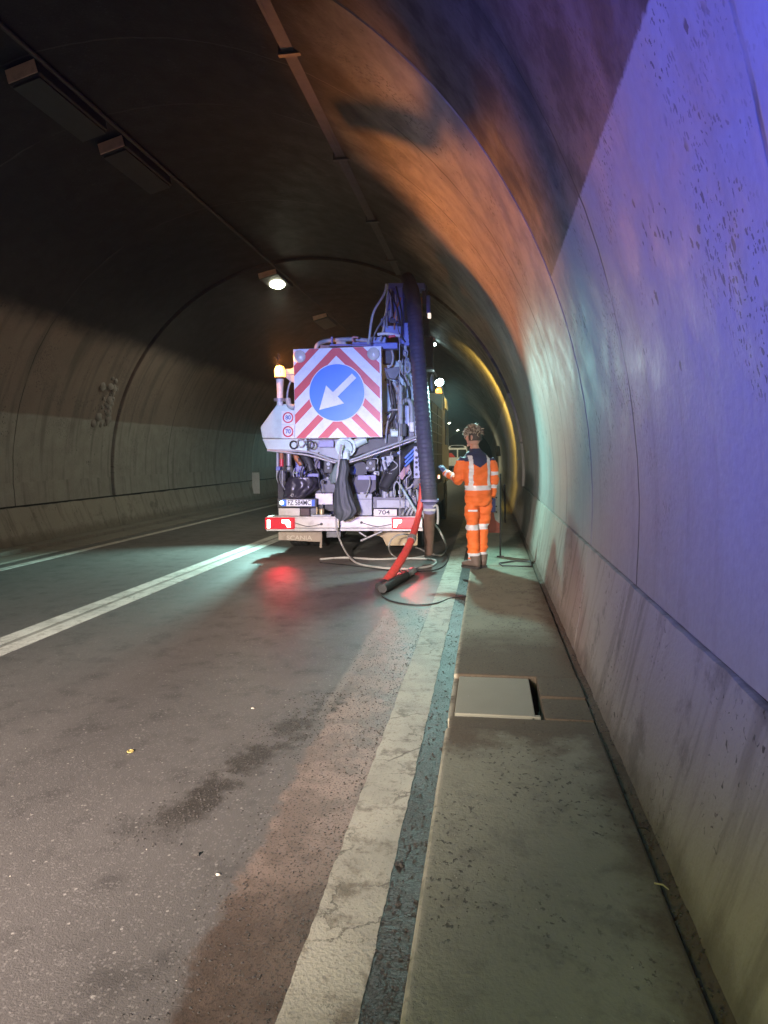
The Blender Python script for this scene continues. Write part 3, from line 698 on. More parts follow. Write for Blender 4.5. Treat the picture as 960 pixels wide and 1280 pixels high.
def tail(x0, x1, segs):
    tl_ = block('tail_light', x0, 647, x1, 661.5, TY-0.07, 0.09, REDGL, bevel=0.012)
    for s_ in segs:
        mb = MB(); mb.prism(pol(s_, TY-0.075), TY-0.078, TY-0.065); mb.build('light_segment', REDHOT, tl_)
    return tl_
tail(331, 367.5, [[(334, 660), (337.5, 660), (337.5, 650), (334, 650)], [(352, 650), (361, 650), (363, 653), (363, 659), (359, 659), (357, 655), (352, 653.5)]])
tail(489.5, 523, [[(492, 659), (495.5, 659), (497, 655), (502, 653), (502, 650), (492, 650)]])
for px in (349, 500):
    p = at(px, 654, TY-0.14); lamp('tail_light_glow', 'SPOT', p, (1.0, 0.02, 0.04), 42 if px < 400 else 95, target=gp(356 if px < 400 else 512, 719 if px < 400 else 735), size=0.06, angle=25, blend=1.0)
f_ = plate('mud_flap', [(348, 664), (400, 664), (400, 677.5), (348, 675)], 11.05, 0.02, FLAP)
p = at(374, 672.5, 11.04); text('SCANIA', p.x, 11.04, p.z, 0.10, 'flap_lettering', mat('flap_letter', (0.55, 0.50, 0.43), 0.7, dirt=0.2, bump=0), f_, 0.002, 1.25)
plate('mud_flap', [(466, 664), (522, 664), (522, 682), (483, 682), (478, 672), (470, 669)], 11.05, 0.02, mat('pale_flap', (0.52, 0.42, 0.27), 0.75, dirt=0.5))
block('flap_stay', 399.5, 664, 402.5, 685, 10.9, 0.03, FLAP); block('tow_bracket', 408, 664, 426, 672, 10.85, 0.15, GREY)
pipe('step_bar', [(451, 676), (478, 664)], 10.8, 0.022, GALV); pipe('step_bar', [(449, 665), (458, 671)], 10.8, 0.018, GALV)
PLW = mat('plate_white', (0.72, 0.74, 0.76), 0.35, dirt=0.2, bump=0); PLB = mat('plate_blue', (0.03, 0.12, 0.55), 0.35, dirt=0, bump=0); PLY = mat('plate_cream', (0.68, 0.64, 0.55), 0.4, dirt=0.3, bump=0)
fr_ = block('plate_frame', 346.5, 623, 396, 634.3, TY-0.02, 0.04, BLACK)
npl = block('number_plate', 352.5, 624.5, 393.5, 632.8, TY-0.03, 0.009, PLW, bevel=0.002)
for a, b in ((352.5, 358), (389.5, 393.5)):
    mb = MB(); mb.prism(rect(a, 624.6, b, 632.7, TY-0.034), TY-0.034, TY-0.029); mb.build('blue_band', PLB, npl)
p = at(374, 628.7, TY-0.036); text('FZ 584MC', p.x, TY-0.034, p.z, 0.115, 'plate_lettering', INK, npl, 0.001, 0.78)
mb = MB(); mb.blob(at(352, 628.5, TY-0.06), 0.035, 10); mb.build('plate_lamp', glow('plate_lamp_lit', (0.6, 0.9, 1.0), 6), TK)
pl2 = block('repeat_plate', 467, 636.5, 496, 645, TY-0.01, 0.02, PLY, bevel=0.003)
p = at(480, 640.7, TY-0.016); text('704', p.x, TY-0.012, p.z, 0.10, 'plate_lettering', INK, pl2, 0.001, 1.3)

# housing with its drip trough and rails
hp = [(346, 505), (369, 505), (480, 548), (480, 556), (427, 577), (384, 565), (334, 563), (325, 534)]
plate('rear_housing', [(346, 505), (372, 505), (372, 548), (327.5, 548), (325, 534)], 10.62, 0.9, MINT, bevel=0.02)
plate('lower_housing', [(327.5, 548.5), (383, 548.5), (384, 565), (334, 563)], 10.56, 1.0, MINT, bevel=0.015)
plate('drip_trough', [(384, 549), (440, 549), (440, 572), (427, 576), (384, 564)], 10.72, 0.8, mat('trough_grey', (0.34, 0.37, 0.40), 0.5), bevel=0.01)  # grey base colour, darker than the housing
plate('drip_trough', [(440, 556), (522, 530), (523, 545), (440, 572)], 10.74, 0.6, BLACK, bevel=0.01)
for q in (0, 1):
    pipe('trough_rail', [(334, 563+q*0), (385, 565+q*4), (427, 577+q*2), (470, 563+q*4), (523, 545+q*3)], 10.55-q*0.03, 0.018, ALU if q else PALEGREY, k=4)
for c, s_ in (((360, 522), '80'), ((360, 539.5), '70')):
    p = at(*c, 10.6); bk = MB(); bk.prism(rect(c[0]-8, c[1]-8.5, c[0]+8, c[1]+8.5, 10.605), 10.605, 10.618); bk = bk.build('speed_sticker', BWHITE, TK)
    M = Matrix.Translation((p.x, 10.603, p.z)) @ Matrix.Rotation(PI/2, 4, 'X')
    mb = MB(); mb.lathe([(0.068, 0), (0.068, 0.004), (0.088, 0.004), (0.088, 0)], M, 28); mb.build('red_ring', BRED, bk)
    text(s_, p.x, 10.602, p.z, 0.095, 'sticker_numerals', mat('sticker_blue_ink', (0.05, 0.12, 0.35), 0.5, dirt=0, bump=0), bk, 0.002, 0.95)

# amber beacon on its post
mb = MB(); mb.tube([at(350, 507, 10.6), at(350, 490, 10.6), at(350, 474, 10.6)], [0.05, 0.052, 0.062], 14); mb.build('beacon_post', mat('post_white', (0.75, 0.74, 0.70), 0.45), TK)
mb = MB(); mb.cyl(at(350, 502, 10.6), at(350, 498, 10.6), 0.10, 18); mb.build('post_flange', GALV, TK)
b0 = at(350, 474, 10.6); M = Matrix.Translation(b0)
bc = MB(); bc.lathe([(0.0, 0), (0.085, 0.0), (0.09, 0.03), (0.07, 0.035)], M, 20); bc = bc.build('beacon', BLACK, TK)
mb = MB(); mb.lathe([(0.085, 0.036), (0.088, 0.14), (0.06, 0.20), (0.0, 0.22)], M, 20); mb.build('beacon_dome', glow('amber_dome_lit', (1.0, 0.40, 0.04), 4.5), bc)
block('beacon_arm', 352, 461, 370, 468, 10.66, 0.05, PALEGREY)
plate('arm_gusset', [(352, 468), (370, 457), (370, 480), (362, 476)], 10.68, 0.02, PALEGREY)
pipe('housing_pipe', [(361, 506), (359, 495), (362, 480), (368, 470)], 10.75, 0.02, GALV); pipe('housing_pipe', [(360, 498), (362, 507), (368, 509)], 10.6, 0.045, PALEGREY)

# made-up plate by the beacon, shaped to cast the dark band on the vault
LPV = Vector(LP_BEACON); mdir = (Vector((-0.5, 5.2, 4.3))-LPV).normalized(); poly = []
for q in ((-0.45,3.6,4.3),(-0.08,3.6,3.83),(0.02,4.6,3.72),(-0.12,5.1,3.9),(-0.22,5.75,4.02),(-0.28,5.35,4.1),(-0.42,6.25,4.26),(-0.6,6.7,4.45),(-1.5,7.6,5.15),(-1.6,7.1,5.2),(-0.95,6.3,4.78),(-0.52,5.75,4.36),(-0.45,5.1,4.3),(-0.62,4.7,4.48),(-1.2,4.6,4.95),(-1.5,4.0,5.15)):
    d = (Vector(q)-LPV).normalized(); poly.append(LPV+d*(0.24/d.dot(mdir)))
n_ = len(poly); mb = MB(); mb.add(poly+[v+mdir*0.003 for v in poly], [tuple(range(n_)), tuple(range(n_, 2*n_))[::-1]]+[(i, i+n_, (i+1) % n_+n_, (i+1) % n_) for i in range(n_)])
mb.bar(poly[0]+mdir*0.001, at(352, 470, 10.6), 0.008, 0.008)
mb.build('beacon_shadow_plate', BLACK, TK)

# the arrow board
BY = 10.38; BL, BR, BT, BB = -2.985, -1.605, 3.262, 1.885; BW, BH = BR-BL, BT-BB
ab = MB(); ab.box((BL, BY, BB), (BR, BY+0.05, BT)); ab = ab.build('arrow_board', BWHITE, TK, bevel=0.004)
def clip(poly, ax, lim, sgn):
    out = []
    for i in range(len(poly)):
        a, b = poly[i], poly[(i+1) % len(poly)]; da, db = sgn*(a[ax]-lim), sgn*(b[ax]-lim)
        if da >= 0: out.append(a)
        if da*db < 0:
            t_ = da/(da-db); out.append((a[0]+(b[0]-a[0])*t_, a[1]+(b[1]-a[1])*t_))
    return out
MX = 0.492
for u0, u1 in ((0.19, 0.305), (0.455, 0.58), (0.735, 0.845), (1.005, 1.115), (1.26, 1.38)):
    for sd in (0, 1):
        q = [(0, u0), (1, u0-1), (1, u1-1), (0, u1)]
        q = clip(clip(clip(q, 0, 0.004, 1), 0, MX, -1), 1, 0.004, 1)
        q = clip(q, 1, 0.996, -1) if q else q
        if len(q) < 3: continue
        if sd: q = [(2*MX-x if x < MX else MX, y) for x, y in q]; q = clip([(min(x, 0.996), y) for x, y in q], 0, 0.996, -1)
        pts = [(BL+x*BW, BT-y*BH) for x, y in q]
        mb = MB(); mb.prism(pts, BY-0.003, BY+0.001); mb.build('red_stripe', BRED, ab)
ctr = (BL+0.494*BW, BT-0.497*BH)
def disc(r, y0, y1): return [(ctr[0]+r*math.cos(2*PI*k/64), ctr[1]+r*math.sin(2*PI*k/64)) for k in range(64)]
mb = MB(); mb.prism(disc(0.445, 0, 0), BY-0.014, BY-0.004); mb.build('disc_rim', BWHITE, ab)
mb = MB(); mb.prism(disc(0.432, 0, 0), BY-0.018, BY-0.0145); mb.build('blue_disc', BBLUE, ab)
ap = [((x-357)/809, (y-120)/825) for x, y in ((592,685),(660,462),(722,525),(900,360),(938,402),(765,565),(822,630))]
mb = MB(); mb.prism([(BL+x*BW, BT-y*BH) for x, y in ap], BY-0.022, BY-0.0185); mb.build('white_arrow', BWHITE, ab)
for x in (0.075, 0.915):
    M = Matrix.Translation((BL+x*BW, BY-0.001, BT-0.085*BH)) @ Matrix.Rotation(PI/2, 4, 'X')
    mb = MB(); mb.lathe([(0.095, 0), (0.095, 0.03), (0.085, 0.038), (0.0, 0.045)], M, 28); mb.build('warning_lamp', mat('lamp_lens_cream', (0.62, 0.60, 0.52), 0.25, dirt=0.3), ab)
for x in (-2.6, -2.0):
    mb = MB(); mb.box((x-0.03, BY+0.05, 1.95), (x+0.03, BY+0.11, 3.2)); mb.build('board_stay', GALV, ab)

# tank and the gear on top of it
TCX, TCZ, TR = -2.28, 2.35, 0.86
M = Matrix.Translation((TCX, 11.0, TCZ)) @ Matrix.Rotation(-PI/2, 4, 'X')
tk = MB(); tk.lathe([(0.0, -0.20), (0.3, -0.17), (0.6, -0.10), (0.78, -0.02), (TR, 0.06), (TR, 0.10), (TR+0.03, 0.10), (TR+0.03, 0.2), (TR, 0.2), (TR, 4.6), (0.7, 4.75), (0.0, 4.85)], M, 48); tank = tk.build('tank', MINT, TK)
for yy in (12.4, 14.0): 
    M2 = Matrix.Translation((TCX, yy, TCZ)) @ Matrix.Rotation(-PI/2, 4, 'X'); mb = MB(); mb.lathe([(TR+0.001, 0), (TR+0.025, 0.01), (TR+0.025, 0.09), (TR+0.001, 0.1)], M2, 48); mb.build('tank_band', GALV, tank)
pipe('top_pipe', [(395, 436, 10.9), (398, 430, 10.9), (410, 426, 11), (440, 424, 11), (462, 426, 11)], 11, 0.035, PALEGREY)
pipe('top_rail', [(415, 433, 10.8), (415, 421, 10.8)], 10.8, 0.018, CRBLUE); pipe('top_rail', [(444, 433, 10.8), (441, 422, 10.8), (448, 422, 10.8)], 10.8, 0.016, mat('pinkish_paint', (0.42, 0.24, 0.26), 0.5))
block('top_beam', 412, 430, 463, 432.5, 10.75, 0.06, CRBLUE)
block('top_beam', 463, 428, 497, 436, 10.55, 0.16, CRBLUE); block('top_clamp', 400, 431, 412, 436, 10.75, 0.08, GREY)
block('top_box', 420, 425, 432, 431, 11.0, 0.2, PALEGREY)

# crane head
plate('crane_column', [(484, 357), (504, 356), (505, 380), (506, 430), (499, 430), (494, 404), (483, 402), (482, 380)], 10.42, 0.34, CRBLUE, bevel=0.012)
block('crane_block', 481, 407, 504, 418, 10.34, 0.3, mat('crane_blue_light', (0.20, 0.24, 0.48), 0.45, dirt=0.4), bevel=0.012)
plate('crane_cheek', [(497, 360), (503, 358), (504, 404), (496, 400)], 10.36, 0.05, mat('crane_blue_light', None))
plate('crane_cheek', [(484, 360), (489, 359), (490, 384), (485, 388)], 10.37, 0.04, CRBLUE)
for i, (x, y0, y1) in enumerate(((487.5, 366, 398), (491, 364, 392), (494, 368, 404))): pipe('hydraulic_line', [(x, y0), (x+(-1)**i*1.5, (y0+y1)/2), (x, y1)], 10.33, 0.014, BLACK if i % 2 else GALV)
block('crane_valve', 485, 388, 491, 396, 10.32, 0.1, GREY); block('crane_valve', 492, 394, 497, 401, 10.32, 0.1, COPPER); block('crane_valve', 487, 398, 494, 404, 10.30, 0.1, BLACK)
block('crane_arm', 503, 357, 512, 372, 10.4, 1.2, CRBLUE, bevel=0.015); block('crane_arm', 505, 403, 513, 432, 10.35, 0.15, mat('crane_blue_light', None), bevel=0.012)
pipe('crane_hose', [(483, 355), (480, 368), (468, 388), (464, 404), (462, 420), (460, 430)], 10.25, 0.018, PALEGREY)
pipe('crane_hose', [(484, 392), (476, 404), (470, 414), (466, 424)], 10.3, 0.014, GREY)
pipe('crane_rod', [(472, 418), (484, 417), (500, 420)], 10.28, 0.022, mat('post_white', None)); pipe('crane_rod', [(486, 421), (494, 420)], 10.26, 0.02, BRED)
block('crane_pulley', 523.5, 371, 527.5, 406, 10.45, 0.08, COPPER, bevel=0.012); block('crane_pulley', 533, 369, 537.5, 392, 10.5, 0.08, CRBLUE); block('small_lamp', 534.5, 391, 538.5, 397.5, 10.48, 0.06, glow('small_lamp_lit', (1.0, 0.8, 0.6), 1.2)); block('crane_foot', 524, 396, 536, 420, 10.75, 0.2, DARKST)
pipe('winch_rope', [(499.5, 420), (499.5, 500), (500, 645)], 10.30, 0.008, GALV); pipe('winch_rope', [(503.5, 430), (506, 520)], 10.34, 0.006, DARKST)
ch = MB(); ch.box(at(505, 432, 10.22), at(509, 440, 10.30)); ch = ch.build('lifting_hook', PALEGREY, TK)
for i in range(3):
    c = at(507+i*0.9, 441+i*5.5, 10.22); mb = MB(); a_ = i*PI/2
    mb.tube([c+Vector((math.cos(a_)*0.03*math.cos(t_), math.sin(a_)*0.03*math.cos(t_), 0.05*math.sin(t_))) for t_ in [2*PI*k/12 for k in range(13)]], 0.012, 6, caps=False); mb.build('chain_link', PALEGREY, ch)
c = at(509.5, 458.5, 10.2); mb = MB(); mb.tube([c+Vector((0.036*math.cos(t_), 0, 0.085*math.sin(t_))) for t_ in [2*PI*k/16 for k in range(17)]], 0.017, 8, caps=False); mb.build('hook_ring', PALEGREY, ch)

block('crane_head_plate', 485, 353.5, 531, 361, 10.38, 0.3, CRBLUE, bevel=0.012)
block('crane_side_plate', 527.5, 356, 533, 380, 10.5, 0.25, DARKST, bevel=0.01)
block('crane_cylinder_bracket', 476, 398, 484, 408, 10.45, 0.14, CRBLUE); pipe('crane_cylinder', [(479, 420), (487, 372)], 10.48, 0.035, GALV)
block('crane_gusset', 463, 421, 482, 428.5, 10.5, 0.2, mat('crane_blue_light', None)); block('crane_step', 440, 427.5, 463, 430, 10.7, 0.1, CRBLUE)
for i, (x0, y0, x1, y1) in enumerate(((486, 362, 500, 408), (489, 361, 484, 410), (495, 358, 502, 420), (501, 372, 493, 412), (480, 396, 474, 426), (497, 404, 507, 428))):
    pipe('hydraulic_line', [(x0, y0), ((x0+x1)/2+(-1)**i*3, (y0+y1)/2), (x1, y1)], 10.30+0.01*i, 0.013, (BLACK, GALV, RUB, COPPER, PALEGREY, BLACK)[i])
block('dark_cabinet', 531, 421, 541, 459, 11.0, 0.3, DARKST, bevel=0.01); block('cabinet_lid', 530.5, 459, 541.5, 462, 10.98, 0.32, GREY)
# reel and pipework on the right of the board
p = at(474, 497, 10.9); M = Matrix.Translation(p) @ Matrix.Rotation(PI/2, 4, 'X')
rl = MB(); rl.lathe([(0.0, 0.05), (0.10, 0.05), (0.12, 0.02), (0.60, 0.02), (0.62, 0.04), (0.64, 0.0), (0.62, -0.1), (0.0, -0.1)], M, 40); reel = rl.build('hose_reel', MINT, TK)
for r_ in (0.30, 0.40, 0.50):
    mb = MB(); mb.tube([M @ Vector((r_*math.cos(t_), r_*math.sin(t_), 0.06)) for t_ in [-1.2+2.4*k/16 for k in range(17)]], 0.022, 8); mb.build('reel_hose', RUB if r_ != 0.4 else GREY, reel)
block('gear_box', 478, 433, 493, 455, 10.75, 0.25, BLACK, bevel=0.015); pipe('box_handle', [(489, 436), (491.5, 445), (490, 455), (486, 459)], 10.7, 0.017, PALEGREY)
plate('wedge_plate', [(480, 461), (499, 458), (499, 466), (494, 474), (483, 472)], 10.66, 0.12, GREY)
plate('crane_leg', [(502, 462), (511, 455), (524, 520), (524, 556), (512, 556)], 11.0, 0.2, mat('violet_shadow_paint', (0.16, 0.14, 0.20), 0.5))
plate('crane_leg', [(478, 455), (500, 455), (500, 555), (478, 555)], 11.15, 0.1, mat('deep_green_grey', (0.18, 0.22, 0.21), 0.5))
vp = pipe('vertical_pipe', [(500.5, 483), (500.5, 553)], 10.62, 0.045, PALEGREY)
for y in (482, 491, 503, 522):
    mb = MB(); mb.cyl(at(500.5, y, 10.62), at(500.5, y+2.2, 10.62), 0.064, 14); mb.build('pipe_flange', GALV, vp)
pipe('curved_pipe', [(503, 506), (504, 502), (509, 500), (513, 504), (514.5, 512), (514.5, 528)], 10.58, 0.036, PALEGREY, k=6)
block('pipe_sleeve', 511.5, 527, 517.5, 540, 10.52, 0.08, mat('post_white', None), bevel=0.02); block('pipe_foot', 511, 540, 518, 552, 10.55, 0.1, GREY)
pipe('vertical_pipe', [(519, 494), (520, 535), (519.5, 553)], 10.6, 0.026, PALEGREY); block('pipe_cap', 516.5, 493, 522, 497, 10.55, 0.08, GALV)
block('machine_panel', 503.5, 507, 512, 548, 10.75, 0.05, mat('panel_pale_blue', (0.42, 0.47, 0.58), 0.5))
pipe('reel_hose', [(481, 534), (489, 524), (494, 512), (492, 494), (488, 482)], 10.7, 0.026, RUB); pipe('reel_hose', [(492, 477), (497, 488), (499, 500)], 10.66, 0.03, PALEGREY)
pipe('control_rod', [(487, 512.5), (498, 512)], 10.62, 0.014, GALV); block('valve_body', 488, 538, 500, 546, 10.6, 0.12, MINT, bevel=0.02)
mb = MB(); mb.cyl(at(496, 529, 10.6), at(497, 536, 10.6), 0.04, 10); mb.cyl(at(503, 530, 10.58), at(503, 545, 10.58), 0.07, 14); mb.build('valve_body', GREY, TK)
for i in range(5):
    x0 = 484+i*3.2; pipe('thin_hose', [(x0, 474+i), (x0+3-i, 492), (x0+6-2*i, 515), (x0-2, 536)], 10.78-i*0.01, 0.013, (RUB, GREY, RUB, DARKST, PALEGREY)[i])

# under-body machinery
block('rear_bulkhead', 347, 563, 527, 646, 11.25, 0.05, mat('navy_bulkhead', (0.02, 0.02, 0.035), 0.55))
pipe('grey_pipe', [(347, 563), (347, 584), (347, 598), (350, 604)], 10.6, 0.022, PALEGREY); pipe('red_white_pipe', [(352, 563), (352, 574)], 10.62, 0.032, COPPER); pipe('red_white_pipe', [(352, 574), (352, 583)], 10.62, 0.034, BRED)
pipe('ram_cylinder', [(361, 563), (361, 582)], 10.62, 0.045, GALV); mb = MB(); mb.blob(at(361, 585.5, 10.58), 0.035, 10); mb.build('ram_ball', PALEGREY, TK)
block('pipe_clamp', 344.5, 583, 350, 588, 10.55, 0.1, CRBLUE); block('valve_cluster', 349, 590, 357, 602, 10.6, 0.12, DARKST, bevel=0.02)
for i in range(4): pipe('thin_hose', [(349+i*2, 588), (347+i*3, 597), (350+i*1.5, 606), (354+i, 612)], 10.56+i*0.02, 0.012, (RUB, GREY, PALEGREY, DARKST)[i])
block('side_box', 357, 563, 366, 600, 10.95, 0.3, BLACK)
plate('violet_plate', [(368, 574), (377, 574), (382, 592), (399, 592), (399, 598), (370, 597)], 10.95, 0.04, mat('bluish_plate', (0.27, 0.27, 0.46), 0.5, dirt=0.4)); pipe('orange_arm', [(366, 566), (377, 581)], 10.8, 0.045, COPPER)
mb = MB(); mb.tube([at(378, 567, 10.85), at(386, 578, 10.8), at(389, 589, 10.78)], [0.055, 0.075, 0.05], 14); mb.build('motor', DARKST, TK)
block('motor_box', 392, 568, 400, 586, 10.9, 0.2, mat('violet_shadow_paint', None)); block('motor_box', 404, 571, 416, 592, 10.9, 0.2, BLACK, bevel=0.02)
mb = MB(); mb.cyl(at(410.5, 580, 10.87), at(410.5, 580, 10.9), 0.03, 12); mb.cyl(at(410.5, 585, 10.87), at(410.5, 585, 10.9), 0.018, 12); mb.build('gauge', PALEGREY, TK)
block('pump_panel', 398, 550.5, 417, 559, 10.6, 0.05, mat('bluish_plate', None)); 
for x, y in ((367, 556), (376, 554), (388, 556)):
    c = at(x, y, 10.5); mb = MB(); mb.tube([c+Vector((0.06*math.cos(t_), 0, 0.06*math.sin(t_))) for t_ in [2*PI*k/16 for k in range(17)]], 0.012, 8, caps=False); mb.build('hose_coil', RUB if x != 376 else GALV, TK)
plate('wedge_cover', [(400, 600), (412, 596), (425, 616), (394, 616)], 10.9, 0.2, GREY); block('tread_box', 394, 616.5, 416, 631, 10.8, 0.3, ALU); block('tread_box', 348, 635, 375, 645.3, 10.85, 0.25, ALU)
block('dark_box', 375.5, 635, 387, 645.3, 10.9, 0.2, mat('maroon_box', (0.07, 0.03, 0.04), 0.5)); block('dark_box', 388, 633, 396, 645.3, 10.95, 0.2, GREY)
mb = MB(); mb.cyl(at(402, 645, 10.7), at(402, 636, 10.7), 0.045, 12); mb.cyl(at(396, 645, 10.7), at(396, 634, 10.7), 0.014, 8); mb.build('tow_pin', mat('brass', (0.5, 0.40, 0.22), 0.4, 0.6), TK)
block('step_plate', 389, 643.5, 414, 645.4, 10.62, 0.2, PALEGREY, bevel=0.002)
# centre and right of the machinery
mb = MB(); mb.cyl(at(432, 559, 10.55), at(434, 557, 10.8), 0.16, 24); mb.cyl(at(431, 560, 10.50), at(432, 559, 10.55), 0.12, 20); mb.build('outlet_valve', MINT, TK)
pipe('outlet_pipe', [(428, 566), (435, 561), (447, 553), (458, 548)], 10.66, 0.075, MINT); block('valve_head', 427, 562, 436, 576, 10.45, 0.12, MINT, bevel=0.03)
block('pump_box', 457, 574, 470, 590, 10.85, 0.25, BLACK, bevel=0.015); pipe('box_handle', [(457, 574), (471, 573), (471.5, 580)], 10.8, 0.012, PALEGREY); pipe('box_handle', [(468, 590), (473, 590), (473, 594)], 10.75, 0.014, PALEGREY)
for x, y in ((463, 579), (459, 585), (467, 586)):
    mb = MB(); mb.cyl(at(x, y, 10.82), at(x, y, 10.85), 0.022, 10); mb.build('gauge', PALEGREY, TK)
mb = MB(); mb.blob(at(441, 588, 10.8), 0.06, 12, 0, 1, 1, 1.3); mb.build('round_motor', mat('motor_blue', (0.10, 0.16, 0.5), 0.4), TK); mb = MB(); mb.cyl(at(450, 586, 10.8), at(450, 586, 11.1), 0.12, 18); mb.build('round_motor', BLACK, TK)
plate('white_bracket', [(479, 571), (491, 569), (492, 574), (480, 590), (475, 588)], 10.95, 0.06, PALEGREY)
mb = MB(); mb.tube([at(521, 552, 11.0), at(492, 590, 10.75), at(479, 611, 10.6)], [0.10, 0.10, 0.085], 16); mb.build('big_ram', DARKST, TK)
mb = MB(); mb.tube([at(518, 566, 10.9), at(498, 596, 10.75), at(488, 612, 10.65)], [0.035, 0.035, 0.035], 10); mb.build('ram_rod', BLACK, TK)
plate('pale_gusset', [(497, 596), (511, 575), (513, 585), (503, 600)], 10.7, 0.04, mat('pinkish_paint', None)); block('hydraulic_block', 505, 580, 514, 594, 10.8, 0.1, DARKST)
vb = block('valve_rack', 517, 558, 525, 598, 10.6, 0.08, mat('panel_pale_blue', None))
for y in (563, 572, 578, 584, 593):
    mb = MB(); mb.cyl(at(520.5, y, 10.57), at(520.5, y, 10.6), 0.022, 10); mb.build('rack_port', BLACK, vb)
for y in (563, 568, 573): pipe('blue_hose', [(506, y+10), (512, y+4), (518, y-2)], 10.65, 0.02, mat('hose_blue', (0.08, 0.2, 0.6), 0.4))
plate('dark_tray', [(434, 601), (447, 594.5), (470, 594.5), (470, 612), (464, 616.5), (440, 616.5)], 10.78, 0.35, mat('tray_grey', (0.07, 0.07, 0.09), 0.55)); block('lit_tray_top', 447, 594, 470, 600, 10.76, 0.02, mat('bluish_plate', None))  # violet light on the tray's top put into the colour of its own piece
block('white_cabinet', 442, 617, 465, 644.5, 10.75, 0.4, PALEGREY, bevel=0.01); block('cabinet_seam', 442.5, 623.5, 464.5, 624.4, 10.745, 0.01, GREY, bevel=0)
cs = block('control_console', 466, 621, 521, 635.8, 10.68, 0.4, GREY, bevel=0.01); block('console_panel', 471, 625, 512, 634.8, 10.66, 0.03, PALEGREY, bevel=0.004)
block('console_side', 497, 636, 526, 646, 10.7, 0.3, BLACK)
for i, (x, h) in enumerate(((481, 9), (484, 4), (489, 6), (506, 7), (512, 9), (517, 5))):
    mb = MB(); mb.cyl(at(x, 622, 10.72), at(x, 622-h, 10.72), 0.03 if i else 0.045, 10); mb.blob(at(x, 622-h, 10.72), 0.035 if i else 0.046, 10); mb.build('console_knob', PALEGREY if i % 2 == 0 else GALV, TK)
pipe('arch_pipe', [(493, 622), (492.5, 608), (496, 602), (499.5, 607), (500, 622)], 10.6, 0.014, PALEGREY); pipe('lever', [(506, 612), (513, 609), (516, 605)], 10.65, 0.016, PALEGREY); pipe('lever', [(508, 598), (508, 615)], 10.66, 0.014, GALV)
pipe('teal_tube', [(500, 606), (512, 626), (527, 650)], 10.5, 0.022, mat('tube_teal', (0.40, 0.55, 0.52), 0.4)); pipe('teal_tube', [(521, 612), (524, 630), (531, 648)], 10.5, 0.018, PALEGREY)
for x in (504, 509.5, 514): pipe('bent_lever', [(x-1, 644), (x+2, 638), (x+5, 634)], 10.62, 0.022, PALEGREY)
c = at(520.5, 616, 10.55); mb = MB(); mb.tube([c+Vector((0.05*math.cos(t_), 0, 0.05*math.sin(t_))) for t_ in [2*PI*k/16 for k in range(17)]], 0.018, 8, caps=False); mb.build('valve_wheel', DARKST, TK)
for i in range(9):
    x0 = 470+i*5.5; pipe('thin_hose', [(x0, 575+i), (x0+4, 590+2*(i % 3)), (x0-3+2*(i % 4), 606), (x0+2, 622)], 10.95-0.03*(i % 4), 0.012, (RUB, DARKST, GREY, RUB)[i % 4])
for i in range(7):
    x0 = 398+i*7; pipe('thin_hose', [(x0, 566+2*(i % 3)), (x0-4, 582), (x0+3, 600), (x0+8, 616)], 11.05-0.03*(i % 4), 0.013, (RUB, DARKST, GREY)[i % 3])
rf = random.Random(11)
FM_ = [PALEGREY, GREY, mat('bluish_plate', None), GALV, BLACK, DARKST, mat('hose_blue', None), COPPER, MINT]
for i in range(46):
    x, y = rf.uniform(366, 522), rf.uniform(566, 618)
    if 412 < x < 442 or (x < 398 and y > 594): continue
    Yf = rf.uniform(10.62, 10.9); w_, h_ = rf.uniform(1.5, 4.5), rf.uniform(1.5, 5); mm = rf.choice(FM_)
    k = rf.random()
    if k < 0.4: block('fitting', x, y, x+w_, y+h_, Yf, rf.uniform(0.03, 0.1), mm, bevel=0.006)
    elif k < 0.7:
        mb = MB(); c = at(x, y, Yf); mb.cyl(c, c+Vector((0, 0.08, 0)), rf.uniform(0.012, 0.03), 10); mb.cyl(c+Vector((0, -0.015, 0)), c, rf.uniform(0.008, 0.014), 6); mb.build('fitting', mm, TK)
    else: pipe('thin_hose', [(x, y-8), (x+rf.uniform(-5, 5), y), (x+rf.uniform(-9, 9), y+9), (x+rf.uniform(-6, 6), y+18)], Yf, rf.uniform(0.008, 0.015), rf.choice((RUB, BLACK, PALEGREY, GREY)))
for i in range(22):
    x, y = rf.uniform(479, 523), rf.uniform(438, 545); Yf = rf.uniform(10.55, 10.72); mm = rf.choice(FM_[:6])
    if rf.random() < 0.5: block('fitting', x, y, x+rf.uniform(1.5, 4), y+rf.uniform(1.5, 5), Yf, 0.05, mm, bevel=0.006)
    else: pipe('thin_hose', [(x, y-10), (x+rf.uniform(-6, 6), y+4), (x+rf.uniform(-8, 8), y+18)], Yf, rf.uniform(0.008, 0.016), rf.choice((RUB, PALEGREY, GREY, MINT)))
